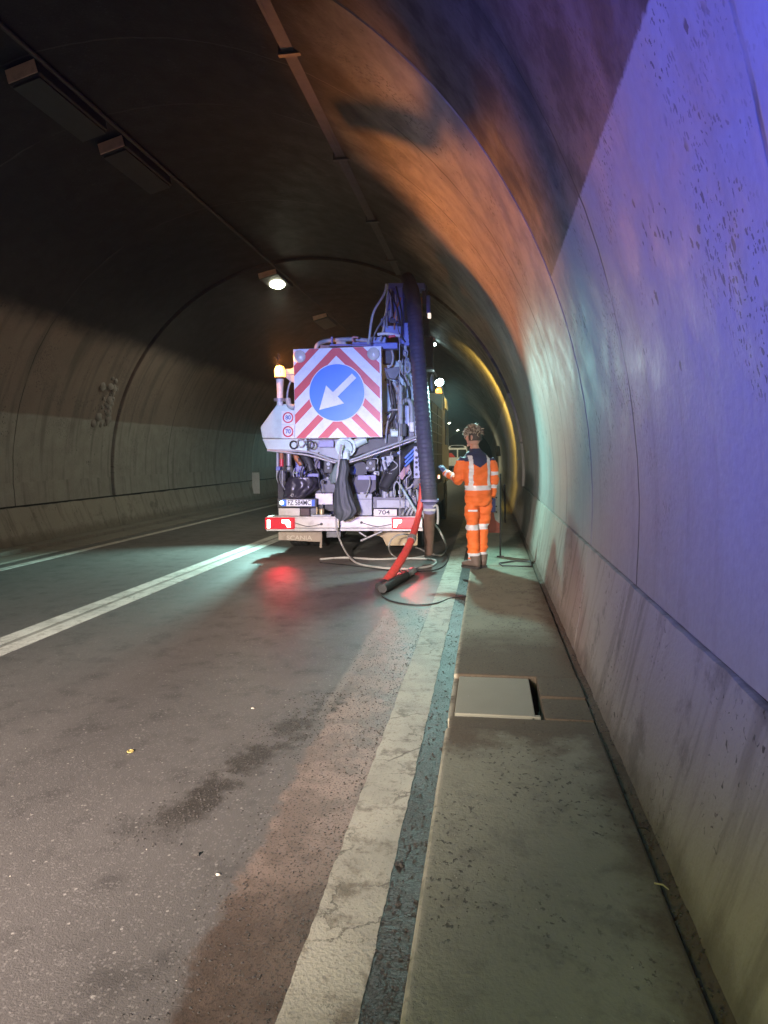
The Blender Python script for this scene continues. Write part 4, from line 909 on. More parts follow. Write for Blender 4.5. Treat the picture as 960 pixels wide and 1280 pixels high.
# right side of the truck
SP = mat('side_panel_grey', (0.14, 0.135, 0.12), 0.5, 0.1, dirt=0.5)
sp_ = MB(); sp_.box((-1.32, 11.1, 1.02), (-1.03, 15.6, 2.62)); sp_ = sp_.build('side_panel', SP, TK, bevel=0.02)
for z in (2.40, 2.22, 2.04, 1.86, 1.62):
    mb = MB(); mb.box((-1.03, 11.25, z-0.012), (-1.012, 15.4, z+0.012)); mb.build('panel_rib', GALV, sp_, bevel=0.003)
for y in (12.6, 14.1):
    mb = MB(); mb.box((-1.029, y, 1.08), (-1.020, y+0.02, 2.58)); mb.build('panel_seam', BLACK, sp_)
mb = MB(); mb.box((-1.25, 11.2, 2.63), (-1.04, 11.75, 3.25)); mb.build('side_cabinet', SP, TK, bevel=0.02)
mb = MB(); mb.box((-1.20, 13.9, 0.55), (-1.04, 16.2, 1.0)); mb.build('side_guard', GREY, TK, bevel=0.02)
mb = MB(); mb.box((-1.45, 10.95, 0.95), (-1.05, 14.0, 1.01)); mb.build('side_deck', BLACK, TK)
# open tool locker with a small orange marker
mb = MB(); p = at(548, 596, 12.2); mb.box((p.x-0.01, 12.2, p.z-0.03), (p.x+0.02, 12.3, p.z+0.03)); mb.build('side_marker', glow('marker_orange', (1.0, 0.45, 0.08), 3.0), TK)
# work lamp on its arm
wl_ = at(549, 477, 11.5); M = Matrix.Translation(wl_) @ Matrix.Rotation(PI*0.78, 4, 'X') @ Matrix.Rotation(0.3, 4, 'Y')
wk = MB(); wk.lathe([(0.0, -0.09), (0.05, -0.07), (0.072, 0.0), (0.076, 0.02)], M, 18); wk = wk.build('work_lamp', BLACK, TK)
mb = MB(); mb.lathe([(0.072, 0.015), (0.055, 0.045), (0.0, 0.055)], M, 18); mb.build('lamp_glass', glow('work_lamp_lit', (0.75, 1.0, 0.96), 90.0), wk)
pipe('lamp_arm', [(538, 458, 11.8), (541, 463, 11.75), (545, 469, 11.7), (548, 474, 11.6)], 13.5, 0.018, PALEGREY); pipe('lamp_cable', [(550, 479, 11.55), (553, 488, 11.7), (555, 500, 12.2), (555, 512, 13.0)], 14, 0.014, PALEGREY)
mb = MB(); p = at(540.5, 478, 12.0); mb.blob(p, 0.08, 12, 0, 0.5, 0.6, 2.0); mb.build('side_mirror', PALEGREY, TK)
sl = MB(); sl.box((-3.75, 12.5, 2.05), (-3.6, 12.62, 2.2)); sl = sl.build('side_lamp', BLACK, TK, bevel=0.01)
mb = MB(); mb.bar((-3.62, 12.56, 2.12), (-3.05, 12.56, 2.12), 0.03, 0.03); mb.build('lamp_arm', GALV, sl)
# cab
CAB = mat('cab_white', (0.62, 0.62, 0.60), 0.35, dirt=0.3)
cb = MB(); pts = [(16.1, 0.9), (18.5, 0.9), (18.6, 1.7), (18.25, 2.9), (17.9, 3.05), (16.1, 3.05)]
vs = [(-3.45, y, z) for y, z in pts]+[(-1.05, y, z) for y, z in pts]; n = 6
cb.add(vs, [tuple(range(n)), tuple(range(n, 2*n))[::-1]]+[((i+1) % n, i, i+n, (i+1) % n+n) for i in range(n)]); cb = cb.build('cab', CAB, TK, bevel=0.05)
GLS = mat('dark_window_glass', (0.015, 0.017, 0.02), 0.12, dirt=0.1, bump=0)
for x in (-3.455, -1.045):
    mb = MB(); mb.box((x-0.006, 16.9, 1.85), (x+0.006, 18.1, 2.75)); mb.build('cab_window', GLS, cb, bevel=0.003)
mb = MB(); mb.bar((-3.2, 18.5, 2.0), (-3.2, 18.5, 2.001), 0.01, 0.01); mb.add([(-3.3, 18.595, 1.78), (-1.2, 18.595, 1.78), (-1.25, 18.30, 2.80), (-3.25, 18.30, 2.80)], [(0, 1, 2, 3)]); mb.build('windscreen', GLS, cb)
mb = MB(); mb.blob((-1.15, 16.4, 3.12), 0.09, 12, 0, 1, 1, 0.9); mb.build('front_beacon', glow('amber_dome_lit', None, None), TK)

# ------------------------------------------------------------------ hoses, cables and cloths
SUCT = mat('suction_hose_rubber', (0.055, 0.06, 0.085), 0.6, dirt=0.5, dcol=(0.12, 0.12, 0.14), sc=7)
sh = thing('suction_hose', 'thick dark suction hose hanging from the crane with a rusty end pipe', 'suction hose', tuple(at(533, 560, 9.75)))
cl = spline([at(509, 350, 10.75), at(513, 360, 10.4), at(517, 380, 10.2), at(521, 430, 10.1), at(526, 490, 9.95), at(531, 555, 9.75), at(536, 612, 9.62), at(537, 628, 9.6)], 34)
mb = MB(); mb.tube(cl, [0.112+0.006*math.sin(i*PI/1.5) for i in range(len(cl))], 20); mb.build('rubber_sleeve', SUCT, sh)
a, b = at(537, 628, 9.6), at(537, 693, 9.9)
mb = MB(); mb.tube([a, at(537, 640, 9.65)], [0.098, 0.086], 18); mb.tube([at(537, 624, 9.6), at(537, 627, 9.6)], [0.13, 0.13], 18); mb.build('hose_clamp', mat('bluish_plate', None), sh)
mb = MB(); mb.tube([at(537, 639, 9.65), at(536.5, 665, 9.75), at(536, 692, 9.88)], [0.083, 0.076, 0.060], 18); mb.build('end_pipe', mat('rusty_pipe', (0.20, 0.12, 0.095), 0.5, 0.35, dirt=0.55, dcol=(0.05, 0.03, 0.025)), sh)
mb = MB(); mb.tube(spline([at(541, 634, 9.55), at(546, 632, 9.55), at(547.5, 645, 9.55), at(547, 655, 9.55)], 5), 0.018, 8); mb.box(at(529, 636, 9.52), at(545, 638.5, 9.6)); mb.build('latch', PALEGREY, sh)
rh = thing('water_hose', 'red water hose running from the truck down to the road', 'water hose', tuple(gp(480, 735)))
cl = spline([at(525, 535, 10.15), at(527, 575, 10.05), at(527, 610, 9.85), at(523, 645, 9.55), at(512, 680, 9.0), at(496, 708, 8.5), at(479, 732, 8.1)], 8)
mb = MB(); mb.tube(cl, [0.022+0.034*min(1, (i/len(cl))*1.3) for i in range(len(cl))], 14); mb.build('hose_body', mat('red_hose_rubber', (0.70, 0.07, 0.06), 0.55, dirt=0.55, dcol=(0.25, 0.06, 0.05), bump=0.3), rh)
for k_ in (14, 30):
    mb = MB(); mb.tube([cl[k_], cl[k_+1]], 0.062 if k_ > 20 else 0.05, 14); mb.build('hose_coupling', GALV, rh)
p = at(478, 733.5, 8.05); q = p+Vector((-0.02, -0.06, 0.0)); mb = MB(); mb.tube([p+Vector((0.02, 0.06, 0.02)), q], [0.068, 0.07], 16); mb.build('hose_cuff', BLACK, rh)
gr = thing('spray_lance', 'black ribbed hose grip with a metal tip lying on the road', 'hose grip', tuple(gp(497, 725)))
a, b, c = gp(478, 736, 0.06), gp(507, 719, 0.06), gp(519, 712, 0.055)
cl = [a.lerp(b, i/40) for i in range(41)]
mb = MB(); mb.tube(cl, [0.052+0.006*math.sin(i*PI/1.5) for i in range(41)], 14); mb.build('ribbed_grip', RUB, gr)
mb = MB(); mb.tube([b, b.lerp(c, 0.3), b.lerp(c, 0.35), b.lerp(c, 0.8), c], [0.035, 0.035, 0.05, 0.05, 0.03], 14); mb.build('metal_tip', GALV, gr)
def cable(pts, r, m, label):
    P = [gp(p[0], p[1], r+0.002) if len(p) == 2 else at(*p) for p in pts]
    mb = MB(); mb.tube(spline(P, 7), r, 8); o = mb.build('cable', m, None, org=tuple(P[-1])); return tag(o, label, 'cable')
WC = mat('pale_grey_cable', (0.45, 0.45, 0.43), 0.45, dirt=0.5); BC = mat('black_cable', None)
cable([(427, 556, 10.3), (422, 590, 10.35), (420, 630, 10.4), (421, 660, 10.5), (428, 682, 10.7), (443, 702), (470, 709), (510, 711), (536, 708), (545, 703), (538, 699), (505, 698), (470, 699), (430, 697), (400, 699)], 0.017, WC, 'pale cable dropping from the outlet valve and looping over the road')
cable([(527, 676), (508, 668, 10.5), (493, 671, 10.5), (486, 682, 10.4), (490, 693), (503, 699), (530, 695)], 0.013, WC, 'small pale cable loop standing behind the red hose')
cable([(538, 652, 10.0), (547, 660, 10.1), (555, 675, 10.3), (558, 686), (552, 694), (538, 692), (520, 684), (505, 680, 10.5)], 0.015, WC, 'pale cable curling round the foot of the rusty pipe')
cable([(476, 737), (478, 745), (492, 752), (520, 756), (545, 754), (566, 747), (590, 744.5, 7.1)], 0.009, BC, 'thin black cable curving from the hose end across the worn line')
cable([(400, 703), (450, 708), (500, 714), (545, 712), (560, 700), (556, 690)], 0.008, BC, 'thin black cable lying behind the ribbed grip')
CLOTH = mat('dark_wet_cloth', (0.05, 0.06, 0.062), 0.55, dirt=0.5, dcol=(0.02, 0.02, 0.022), sc=5, bump=0.4, bsc=25)
def sack(name, outline, Y, depth, m, label, cat, folds=9):
    """hanging cloth: widths given down its height, pleated all round"""
    mb = MB(); n = 40; vs = []; k = 0; rows = []
    for i in range(len(outline)-1):
        for j in range(5):
            t_ = j/5; rows.append([outline[i][q]+(outline[i+1][q]-outline[i][q])*t_ for q in range(3)])
    rows.append(list(outline[-1]))
    for ri, (y, x0, x1) in enumerate(rows):
        c = at((x0+x1)/2, y, Y); hw = (x1-x0)/2*Y/F; f = ri/len(rows)
        for a in range(n):
            th = 2*PI*a/n
            q = 1+0.26*(abs(math.sin(folds*th/2+2.5*noise.noise(Vector((f*3, math.cos(th), 5)))))-0.6)*min(1, f*2+0.2)+0.22*noise.noise(Vector((math.cos(th)*2, math.sin(th)*2, f*5)))*0.5
            vs.append((c.x+hw*q*math.cos(th), Y+depth*q*math.sin(th), c.z+0.02*noise.noise(Vector((th, f*5, 2)))))
    R_ = len(rows); fs = [(i*n+a, (i+1)*n+a, (i+1)*n+(a+1) % n, i*n+(a+1) % n) for i in range(R_-1) for a in range(n)]
    fs += [tuple(range(n)), tuple(range((R_-1)*n, R_*n))[::-1]]
    mb.add(vs, fs, 0, True); o = mb.build(name, m, None, org=tuple(at(outline[0][1], outline[0][0], Y))); return tag(o, label, cat)
sack('hanging_sack', [(574, 425, 434), (585, 424, 437), (598, 421, 435), (605, 419, 436), (610, 419, 437), (624, 418, 441), (636, 417, 446), (640, 417, 446.5), (646, 420, 442), (651, 425, 433)], 10.38, 0.06, CLOTH, 'dark wet cloth tied under the outlet valve, hanging to the bumper', 'cloth')
sack('hanging_sack', [(578, 420, 425), (590, 414, 426), (600, 411, 425), (604, 414, 424)], 10.42, 0.04, mat('green_cloth', (0.14, 0.19, 0.17), 0.6, dirt=0.5, bump=0.4, bsc=25), 'small greenish cloth end beside the tied knot of the dark cloth', 'cloth', 5)
sack('tarpaulin', [(596, 362, 396), (601, 357, 399), (610, 355, 397), (618, 354, 388), (622.5, 354, 380)], 10.72, 0.16, mat('black_tarpaulin', (0.035, 0.032, 0.045), 0.32, dirt=0.4, bump=0.3, bsc=20), 'shiny black tarpaulin bundled above the left number plate', 'tarpaulin', 11)

# ------------------------------------------------------------------ portable sign post, van
sg = thing('folding_sign', 'red and grey board on a thin rod stand behind the worker', 'sign', (0.17, 9.78, 0.15))
SY = 9.78
mb = MB(); mb.cyl(at(625.5, 592, SY), at(625.5, 695, SY), 0.013, 8); mb.build('rod', DARKST, sg)
mb = MB(); mb.prism(pol([(608, 604), (624.5, 600), (624.5, 666), (608, 666)], SY), SY-0.015, SY+0.01); pn = mb.build('board', mat('board_grey', (0.42, 0.43, 0.43), 0.5, dirt=0.4, dcol=(0.3, 0.1, 0.08)), sg, bevel=0.004)
mb = MB(); mb.prism(pol([(608, 642), (616, 636), (619, 650), (624.4, 654), (624.4, 665.8), (608, 665.8)], SY), SY-0.018, SY-0.0155); mb.build('red_area', mat('faded_red', (0.42, 0.09, 0.07), 0.55, dirt=0.4), pn)
for y in (622, 633, 640):
    c = at(620.5, y, SY-0.017); mb = MB(); mb.cyl(c, c+Vector((0, -0.006, 0)), 0.012, 8); mb.build('bolt', BLACK, pn)
mb = MB(); mb.bar(gp(621, 695.5, 0.16), gp(630, 695.5, 0.16), 0.02, 0.02); mb.build('foot', DARKST, sg)
fo = [gp(x, y, 0.162) for x, y in ((624, 704), (645, 701), (663, 702), (664, 708), (628, 707), (624, 704))]
mb = MB(); mb.tube(fo, 0.010, 6); mb.build('ground_frame', DARKST, sg)
mb = MB(); mb.tube([at(630.5, 606, 12.4), gp(632, 655, 0.15)+Vector((0, 0.3, 0))], 0.018, 8)
o = mb.build('pole', DARKST, None, org=(0.3, 12.4, 0.15)); tag(o, 'short dark pole leaning by the wall beyond the sign board', 'pole')

vn = thing('van', 'pale van with a lit rear parked far along the near lane', 'van', (-2.9, 66, 0)); VY = 66.0
VAN = mat('van_white', (0.72, 0.71, 0.66), 0.35, dirt=0.2)
bd = MB(); sec = [(-3.92, 0.35), (-1.88, 0.35), (-1.85, 1.2), (-2.0, 2.3), (-2.15, 2.46), (-3.65, 2.46), (-3.8, 2.3), (-3.95, 1.2)]
bd.prism(sec, VY, VY+5.2); bd = bd.build('body', VAN, vn, bevel=0.05)
for x0, x1 in ((-3.74, -2.96), (-2.84, -2.06)):
    mb = MB(); mb.prism([(x0, 1.35), (x1, 1.35), (x1, 2.1), (x0, 2.1)], VY-0.012, VY-0.002); mb.build('window', GLS, bd)
mb = MB(); mb.prism([(-3.7, 1.36), (-3.1, 1.36), (-3.45, 1.78), (-3.7, 1.78)], VY-0.02, VY-0.013); mb.build('red_sticker', mat('sticker_red', (0.7, 0.06, 0.05), 0.4), bd)
for x in (-3.85, -1.98):
    mb = MB(); mb.box((x-0.06, VY-0.03, 0.9), (x+0.06, VY+0.02, 1.3)); mb.build('tail_light', mat('sticker_red', None), bd)
mb = MB(); mb.box((-3.9, VY-0.08, 0.32), (-1.9, VY+0.02, 0.55)); mb.build('bumper', BLACK, bd, bevel=0.03)
for x in (-3.75, -2.05):
    for y in (VY+0.9, VY+4.2):
        M = Matrix.Translation((x, y, 0.33)) @ Matrix.Rotation(PI/2, 4, 'Y')
        mb = MB(); mb.lathe([(0, -0.11), (0.2, -0.11), (0.30, -0.11), (0.33, -0.08), (0.33, 0.08), (0.30, 0.11), (0.2, 0.11), (0, 0.11)], M, 20); mb.build('wheel', RUB, vn)
mb = MB(); mb.box((-3.5, VY-0.5, 2.48), (-2.3, VY+0.4, 2.52)); mb.build('roof_rack', PALEGREY, vn)
lamp('van_fill_light', 'SPOT', (-2.6, 61.0, 4.6), (1.0, 0.92, 0.62), 900, target=(-2.9, 66, 1.2), size=0.2, angle=70, blend=0.6)  # added fill on the van's rear, no physical lamp

# ------------------------------------------------------------------ the worker
PB = Vector((-0.115, 8.72, 0.15))
def PL(x, y, z): return PB+Vector((x, y, z))
TURN = math.radians(22); cT, sT = math.cos(TURN), math.sin(TURN)
def rot(x, y): return (x*cT-y*sT, x*sT+y*cT)
mb = MB()
def loft(secs, n=28, turn=True):          # secs: (z, cx, cy, rx, ry, power)
    vs = []; fs = []
    for z, cx, cy, rx, ry in secs:
        for k in range(n):
            a = 2*PI*k/n; c, s_ = math.cos(a), math.sin(a)
            c = math.copysign(abs(c)**0.85, c); s_ = math.copysign(abs(s_)**0.85, s_)
            rx_ = rx*0.93; x, y = rot(cx+rx_*c, cy+ry*s_) if turn else (cx+rx*c, cy+ry*s_)
            vs.append(PL(x, y, z))
    for i in range(len(secs)-1):
        for k in range(n): fs.append((i*n+k, i*n+(k+1) % n, (i+1)*n+(k+1) % n, (i+1)*n+k))
    fs.append(tuple(range(n))[::-1]); fs.append(tuple(range((len(secs)-1)*n, len(secs)*n)))
    mb.add(vs, fs, 0, True)
# trunk in loose jacket, slight forward lean
loft([(0.80, -0.01, 0.00, 0.150, 0.115), (0.88, -0.01, 0, 0.178, 0.135), (0.97, -0.01, 0.0, 0.182, 0.138), (1.04, -0.015, 0.005, 0.176, 0.128), (1.12, -0.02, 0.01, 0.180, 0.128), (1.24, -0.025, 0.015, 0.198, 0.135), (1.34, -0.03, 0.02, 0.205, 0.132), (1.41, -0.03, 0.03, 0.190, 0.115), (1.46, -0.03, 0.04, 0.140, 0.092), (1.50, -0.03, 0.05, 0.085, 0.078), (1.53, -0.03, 0.06, 0.068, 0.070)])
loft([(1.49, -0.03, 0.055, 0.056, 0.060), (1.58, -0.035, 0.07, 0.055, 0.062)])
def limb(pts, rad, n=16):
    mb.tube(spline([PL(*p) for p in pts], 5), [rad[min(len(rad)-1, i//5)]+(rad[min(len(rad)-1, i//5+1)]-rad[min(len(rad)-1, i//5)])*(i % 5)/5 for i in range((len(pts)-1)*5+1)], n)
def rp(x, y, z): a, b = rot(x, y); return (a, b, z)
# legs
limb([rp(-0.085, 0, 0.93), rp(-0.090, 0.01, 0.75), rp(-0.085, 0.02, 0.52), rp(-0.075, 0.0, 0.30), rp(-0.07, -0.01, 0.10)], [0.098, 0.098, 0.083, 0.080, 0.078])
limb([rp(0.085, 0.01, 0.93), rp(0.092, 0.05, 0.75), rp(0.085, 0.09, 0.52), rp(0.065, 0.08, 0.30), rp(0.055, 0.07, 0.10)], [0.098, 0.098, 0.083, 0.079, 0.076])
# arms: left bent forward to the hose, right hanging slightly bent
LW = (-0.455, 0.46, 1.215); RW = (0.155, 0.10, 0.90)
limb([rp(-0.175, 0.035, 1.40), rp(-0.235, 0.06, 1.28), rp(-0.225, 0.13, 1.13), (-0.32, 0.28, 1.155), LW], [0.078, 0.074, 0.066, 0.060, 0.046])
limb([rp(0.145, 0.025, 1.40), rp(0.190, 0.01, 1.28), rp(0.212, 0.01, 1.12), rp(0.205, 0.05, 1.00), RW], [0.078, 0.072, 0.064, 0.056, 0.044])
# head turned to his left, with nose, chin, ear and brow
HC = PL(-0.065, 0.085, 1.665); HT = math.radians(62)
def hp_(f, l, u): return HC+Vector((-math.sin(HT)*f+math.cos(HT)*l, math.cos(HT)*f+math.sin(HT)*l, u))
vs = []; fs = []; n = 24; k_ = 18
for i in range(k_+1):
    th = PI*i/k_
    for j in range(n):
        ph = 2*PI*j/n; f, l, u = math.sin(th)*math.cos(ph), math.sin(th)*math.sin(ph), math.cos(th)
        jaw = 1-0.22*max(0, -u)
        ff = f*0.098*(1 if f > 0 else 1.0)*(jaw if f < 0 else 1); 
        vs.append(hp_(ff+(0.012*max(0, -u) if f > 0 else 0), l*0.076*jaw, u*0.118))
for i in range(k_):
    for j in range(n): fs.append((i*n+j, (i+1)*n+j, (i+1)*n+(j+1) % n, i*n+(j+1) % n))
mb.add(vs, fs, 0, True)
mb.tube([hp_(0.085, 0, 0.03), hp_(0.112, 0, -0.012), hp_(0.095, 0, -0.03)], [0.012, 0.016, 0.012], 8)          # nose
mb.tube([hp_(0.088, -0.02, -0.055), hp_(0.098, 0, -0.052), hp_(0.088, 0.02, -0.055)], 0.008, 8)                 # lips
mb.tube([hp_(0.08, -0.015, -0.10), hp_(0.09, 0, -0.098), hp_(0.08, 0.015, -0.10)], 0.016, 8)                    # chin
mb.tube([hp_(0.085, -0.045, 0.035), hp_(0.097, 0, 0.035), hp_(0.085, 0.045, 0.035)], 0.010, 8)                  # brow
for s_ in (-1, 1): mb.tube([hp_(-0.005, s_*0.074, 0.028), hp_(-0.018, s_*0.084, 0.01), hp_(-0.008, s_*0.076, -0.032)], [0.012, 0.015, 0.009], 8)
tmp = mb.build('person_raw', BLACK)
rm = tmp.modifiers.new('r', 'REMESH'); rm.mode = 'VOXEL'; rm.voxel_size = 0.0085; rm.use_smooth_shade = True
sm_ = tmp.modifiers.new('s', 'SMOOTH'); sm_.factor = 0.5; sm_.iterations = 4
me = bpy.data.meshes.new_from_object(tmp.evaluated_get(bpy.context.evaluated_depsgraph_get()))
bpy.data.objects.remove(tmp)
# folds of the loose workwear
me.update(); nrm = [v.normal.copy() for v in me.vertices]
for v, nn in zip(me.vertices, nrm):
    p = v.co-PB
    if p.z < 1.47:
        q = noise.noise(Vector((p.x*9, p.y*9, p.z*14)))*0.013+noise.noise(Vector((p.x*5+p.z*6, p.y*5, p.z*22)))*0.010-abs(noise.noise(Vector((p.x*7-p.z*9, p.y*7, p.z*9+4))))*0.012
        if p.z < 0.3: q += 0.006*math.sin(p.z*75+p.x*8)
        if 0.45 < p.z < 0.62 or 0.78 < p.z < 0.95: q *= 1.7
        v.co += nn*q
ORANGE = NT('hi_vis_orange'); o_ = ORANGE.obj()
OM = ORANGE.set(col=ORANGE.mix(ORANGE.noise(o_, 5, 4), (0.95, 0.21, 0.035), (0.62, 0.11, 0.025)), rough=0.7, normal=ORANGE.bump(ORANGE.noise(ORANGE.scale(o_, (1, 1, 2.2)), 16, 4, 0.6), 0.45, 0.02))
NAVY = mat('navy_cloth', (0.022, 0.028, 0.085), 0.8, dirt=0.15, bump=0.3); REFL = mat('reflective_tape', (0.66, 0.66, 0.70), 0.35, dirt=0.25)
SKIN = mat('skin', (0.52, 0.30, 0.22), 0.5, dirt=0.15, dcol=(0.4, 0.2, 0.15), bump=0.05); GREYB = mat('grey_gaiter', (0.30, 0.29, 0.30), 0.7)
me.materials.clear()
for mm in (OM, NAVY, REFL, SKIN, GREYB): me.materials.append(mm)
def zone(c):
    p = c-PB; x, y, z = p.x*cT+p.y*sT, -p.x*sT+p.y*cT, p.z      # back into the body's own axes
    dl = Vector((p.x, p.y, z))
    arm_l = x < -0.205+max(0, (z-1.3))*0.3 and z > 1.02
    fore_l = arm_l and p.y > 0.12 and p.x < -0.2
    arm_r = x > 0.150-max(0, z-1.3)*0.1 and z > 0.86
    if z > 1.525 or (z > 1.50 and math.hypot(p.x+0.045, p.y-0.07) < 0.07): return 3
    if fore_l:
        d = (Vector((p.x, p.y, z))-Vector(LW)).length
        if d < 0.045: return 2
        return 2 if 0.075 < d < 0.115 or 0.235 < d < 0.285 else (0 if d > 0.1 else 0)
    if arm_r and z < 1.36:
        if 1.185 < z < 1.235 and y < 0.02: return 2
        return 2 if 1.02 < z < 1.065 else 0
    if z > 1.06:
        yoke = 1.345-0.06*max(0, 1-abs(x+0.03)/0.13)+0.03*min(1, abs(x+0.03)/0.2)
        for s_ in (-0.135, 0.105):
            if abs(x-s_-(-0.0)) < 0.026 and z < 1.44: return 2
        return 1 if z > yoke else 0
    if z > 1.0: return 2
    if 0.495 < z < 0.56: return 2
    if 0.145 < z < 0.205: return 2
    if z < 0.13: return 4
    return 0
mi = [zone(pg.center) for pg in me.polygons]
me.polygons.foreach_set('material_index', mi); me.polygons.foreach_set('use_smooth', [True]*len(mi))
me.name = 'person'
me.transform(Matrix.Translation(-PB))
pe = bpy.data.objects.new('person', me); C.objects.link(pe); pe.location = PB; WO['person'] = PB
tag(pe, 'worker in orange high-visibility workwear with navy shoulders, seen from behind, left hand at the hose', 'person')
# hair
HAIR = mat('blond_hair', (0.48, 0.41, 0.31), 0.6, dirt=0.35, dcol=(0.10, 0.07, 0.04), sc=30, bump=0.4, bsc=120); HAIRD = mat('short_dark_hair', (0.06, 0.045, 0.035), 0.7, dirt=0.4)
mb = MB(); vs = []; fs = []
for i in range(11):
    th = PI*0.60*i/10
    for j in range(n):
        ph = 2*PI*j/n; f, l, u = math.sin(th)*math.cos(ph), math.sin(th)*math.sin(ph), math.cos(th)
        cut = 1.0
        g_ = 0.012*noise.noise(Vector((f*5, l*5, u*5)))
        k2 = 1.0 if f < 0.45 or u > 0.3 else 0.86
        vs.append(hp_(f*(0.103+g_)*k2, l*(0.081+g_)*k2, u*(0.126+g_)))
for i in range(10):
    for j in range(n): fs.append((i*n+j, (i+1)*n+j, (i+1)*n+(j+1) % n, i*n+(j+1) % n))
mb.add(vs, fs, 0, True); mb.build('cropped_hair', HAIRD, pe)
mb = MB()
rnd = random.Random(3)
for i in range(620):
    ph = rnd.uniform(0, 2*PI); th = min(abs(rnd.gauss(0, 0.8)), 1.3)
    f, l, u = math.sin(th)*math.cos(ph), math.sin(th)*math.sin(ph), math.cos(th)
    if u < 0.36 and f < 0.3: continue
    a = hp_(f*0.100, l*0.078, u*0.122)
    d = Vector((rnd.gauss(0, 0.9), rnd.gauss(0, 0.9), rnd.gauss(0.3, 0.6)))+(a-HC).normalized()*1.0+(hp_(1, 0, 0)-HC)*0.5*u
    d.normalize(); L_ = rnd.uniform(0.022, 0.05); b = a+d*L_; c = b+(d+Vector((rnd.gauss(0, 0.7), rnd.gauss(0, 0.7), -0.5))).normalized()*L_*0.7
    mb.tube([a, b, c], [0.0075, 0.006, 0.0015], 5, rnd.choice((0, 1)))
mb.build('tousled_hair', [HAIR, mat('dark_blond_hair', (0.16, 0.12, 0.085), 0.6, dirt=0.3, sc=30)], pe)
# boots
BOOT = mat('brown_work_boot', (0.13, 0.095, 0.08), 0.65, dirt=0.6, dcol=(0.30, 0.26, 0.22)); SOLE = mat('boot_sole', (0.03, 0.028, 0.026), 0.8)
for (fx, fy, ang) in ((-0.07, -0.03, 0.55), (0.055, 0.05, 0.15)):
    x0, y0 = rot(fx, fy); A = TURN+ang; fw = Vector((-math.sin(A), math.cos(A), 0)); sd = Vector((math.cos(A), math.sin(A), 0))
    mb = MB(); vs = []; fs = []; prof = [(-0.075, 0.034, 0.09, 0), (-0.06, 0.044, 0.125, 0.0), (-0.02, 0.050, 0.145, 0), (0.03, 0.048, 0.13, 0), (0.075, 0.048, 0.09, 0), (0.12, 0.052, 0.072, 0), (0.16, 0.046, 0.060, 0), (0.19, 0.028, 0.045, 0)]
    m_ = 14
    for t_, wd, hh, _ in prof:
        for k in range(m_):
            a = 2*PI*k/m_; zz = 0.028+hh*0.5+hh*0.5*math.sin(a)
            vs.append(PL(x0, y0, 0)+fw*t_+sd*wd*math.copysign(abs(math.cos(a))**0.7, math.cos(a))+Vector((0, 0, zz)))
    for i in range(len(prof)-1):
        for k in range(m_): fs.append((i*m_+k, i*m_+(k+1) % m_, (i+1)*m_+(k+1) % m_, (i+1)*m_+k))
    fs.append(tuple(range(m_))[::-1]); fs.append(tuple(range((len(prof)-1)*m_, len(prof)*m_)))
    mb.add(vs, fs, 0, True); bt = mb.build('boot', BOOT, pe)
    mb = MB(); q = [(-0.085, 0.03), (-0.06, 0.05), (0.05, 0.046), (0.12, 0.056), (0.165, 0.048), (0.203, 0.02)]
    pts = [PL(x0, y0, 0)+fw*a+sd*b for a, b in q]+[PL(x0, y0, 0)+fw*a-sd*b for a, b in q[::-1]]; m2 = len(pts)
    mb.add([p+Vector((0, 0, 0.001)) for p in pts]+[p+Vector((0, 0, 0.03)) for p in pts], [tuple(range(m2))[::-1], tuple(range(m2, 2*m2))]+[(i, (i+1) % m2, (i+1) % m2+m2, i+m2) for i in range(m2)]); mb.build('sole', SOLE, bt)
    mb = MB(); mb.tube([PL(x0, y0, 0.10)+fw*-0.015, PL(x0, y0, 0.165)+fw*-0.01], [0.066, 0.074], 16); mb.build('boot_collar', BOOT, bt)
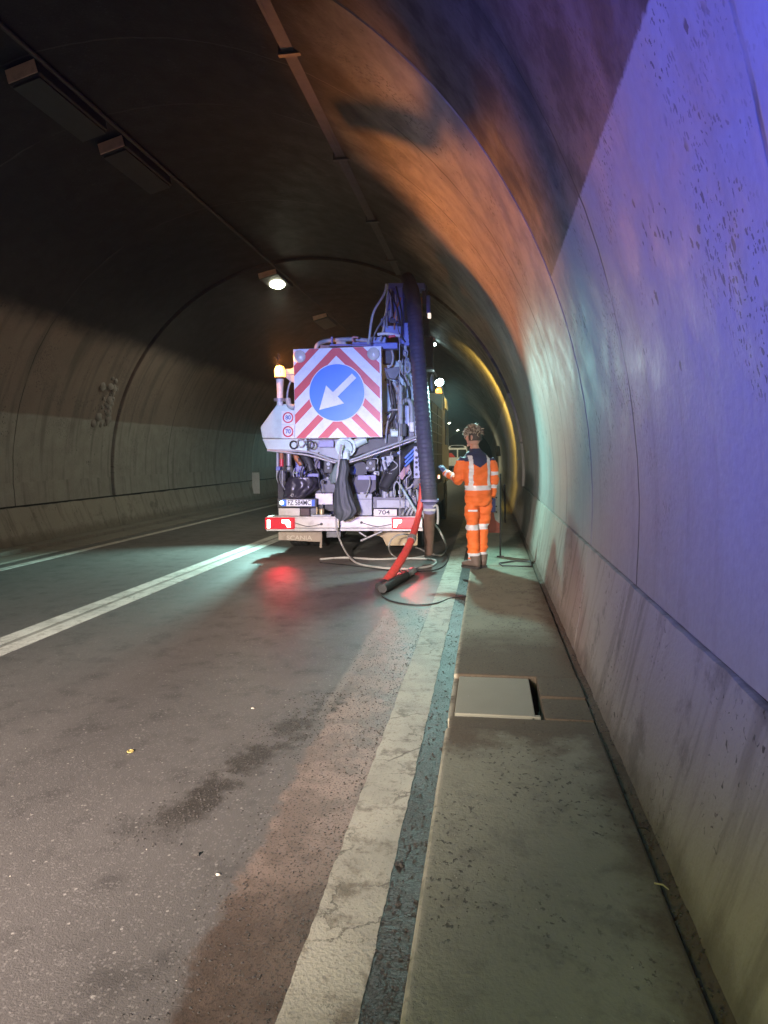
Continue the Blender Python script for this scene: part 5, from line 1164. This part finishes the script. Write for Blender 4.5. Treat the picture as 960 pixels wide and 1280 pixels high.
# gloved hands: palm, four fingers and a thumb each
GLOVE = mat('dark_blue_glove', (0.05, 0.06, 0.16), 0.75, dirt=0.3)
def hand(wrist, fdir, pnorm, curl, name='glove'):
    fdir = Vector(fdir).normalized(); pn = Vector(pnorm); pn = (pn-pn.dot(fdir)*fdir).normalized(); sd = fdir.cross(pn)
    w_ = PL(*wrist); mb = MB(); vs = []; fs = []; m_ = 12
    for t_, hw, th in ((-0.03, 0.030, 0.026), (0.0, 0.030, 0.024), (0.04, 0.042, 0.022), (0.085, 0.045, 0.018), (0.10, 0.042, 0.015)):
        for k in range(m_):
            a = 2*PI*k/m_; vs.append(w_+fdir*t_+sd*hw*math.cos(a)+pn*th*math.sin(a))
    for i in range(4):
        for k in range(m_): fs.append((i*m_+k, i*m_+(k+1) % m_, (i+1)*m_+(k+1) % m_, (i+1)*m_+k))
    fs.append(tuple(range(m_))[::-1]); fs.append(tuple(range(4*m_, 5*m_))); mb.add(vs, fs, 0, True)
    for i, L_ in enumerate((0.070, 0.082, 0.078, 0.060)):
        base = w_+fdir*0.088+sd*(-0.032+0.0215*i); d = fdir; pts = [base]
        for j in range(3):
            ang = curl*(0.6+0.5*j)*(0.85+0.12*i); d = (fdir*math.cos(ang)+pn*math.sin(ang)); pts.append(pts[-1]+d*L_*(0.42, 0.33, 0.25)[j])
        mb.tube(pts, [0.0115, 0.011, 0.010, 0.007], 8)
    b = w_+fdir*0.025-sd*0.034; mb.tube([b, b-sd*0.022+fdir*0.03+pn*0.012, b-sd*0.02+fdir*0.06+pn*0.03], [0.014, 0.012, 0.009], 8)
    return mb.build(name, GLOVE, pe)
hand(LW, (-0.45, 0.55, 0.70), (-0.4, 0.6, -0.3), 0.45)
rw = RW; hand(rw, (-0.02, 0.15, -1), (-0.8, 0.5, 0), 0.55)
# dark phone-sized radio in the thigh pocket
mb = MB(); x0, y0 = rot(0.20, 0.0); mb.box((-0.035, -0.02, -0.09), (0.035, 0.02, 0.09), M=Matrix.Translation(PL(x0-0.01, y0, 0.80)) @ Matrix.Rotation(TURN, 4, 'Z')); mb.build('thigh_pocket', NAVY, pe, bevel=0.012)
mb = MB(); x0, y0 = rot(-0.115, -0.085); mb.box((-0.06, -0.008, -0.012), (0.06, 0.008, 0.012), M=Matrix.Translation(PL(x0, y0, 0.745)) @ Matrix.Rotation(TURN-0.3, 4, 'Z')); mb.build('pocket_trim', REFL, pe, bevel=0.004)

# ------------------------------------------------------------------ dusty air of the tunnel
mb = MB(); mb.box((-10, -16, -1.3), (2.0, 131, 7.0)); hz = mb.build('haze', [], None, kind='stuff')
hm = bpy.data.materials.new('dusty_air'); hm.use_nodes = True; hn = hm.node_tree.nodes
hn.remove(hn['Principled BSDF']); pvol = hn.new('ShaderNodeVolumePrincipled'); pvol.inputs['Color'].default_value = (0.85, 0.88, 0.88, 1)
pvol.inputs['Density'].default_value = 0.0015; pvol.inputs['Anisotropy'].default_value = 0.55
hm.node_tree.links.new(pvol.outputs[0], hn['Material Output'].inputs['Volume']); hz.data.materials.append(hm)
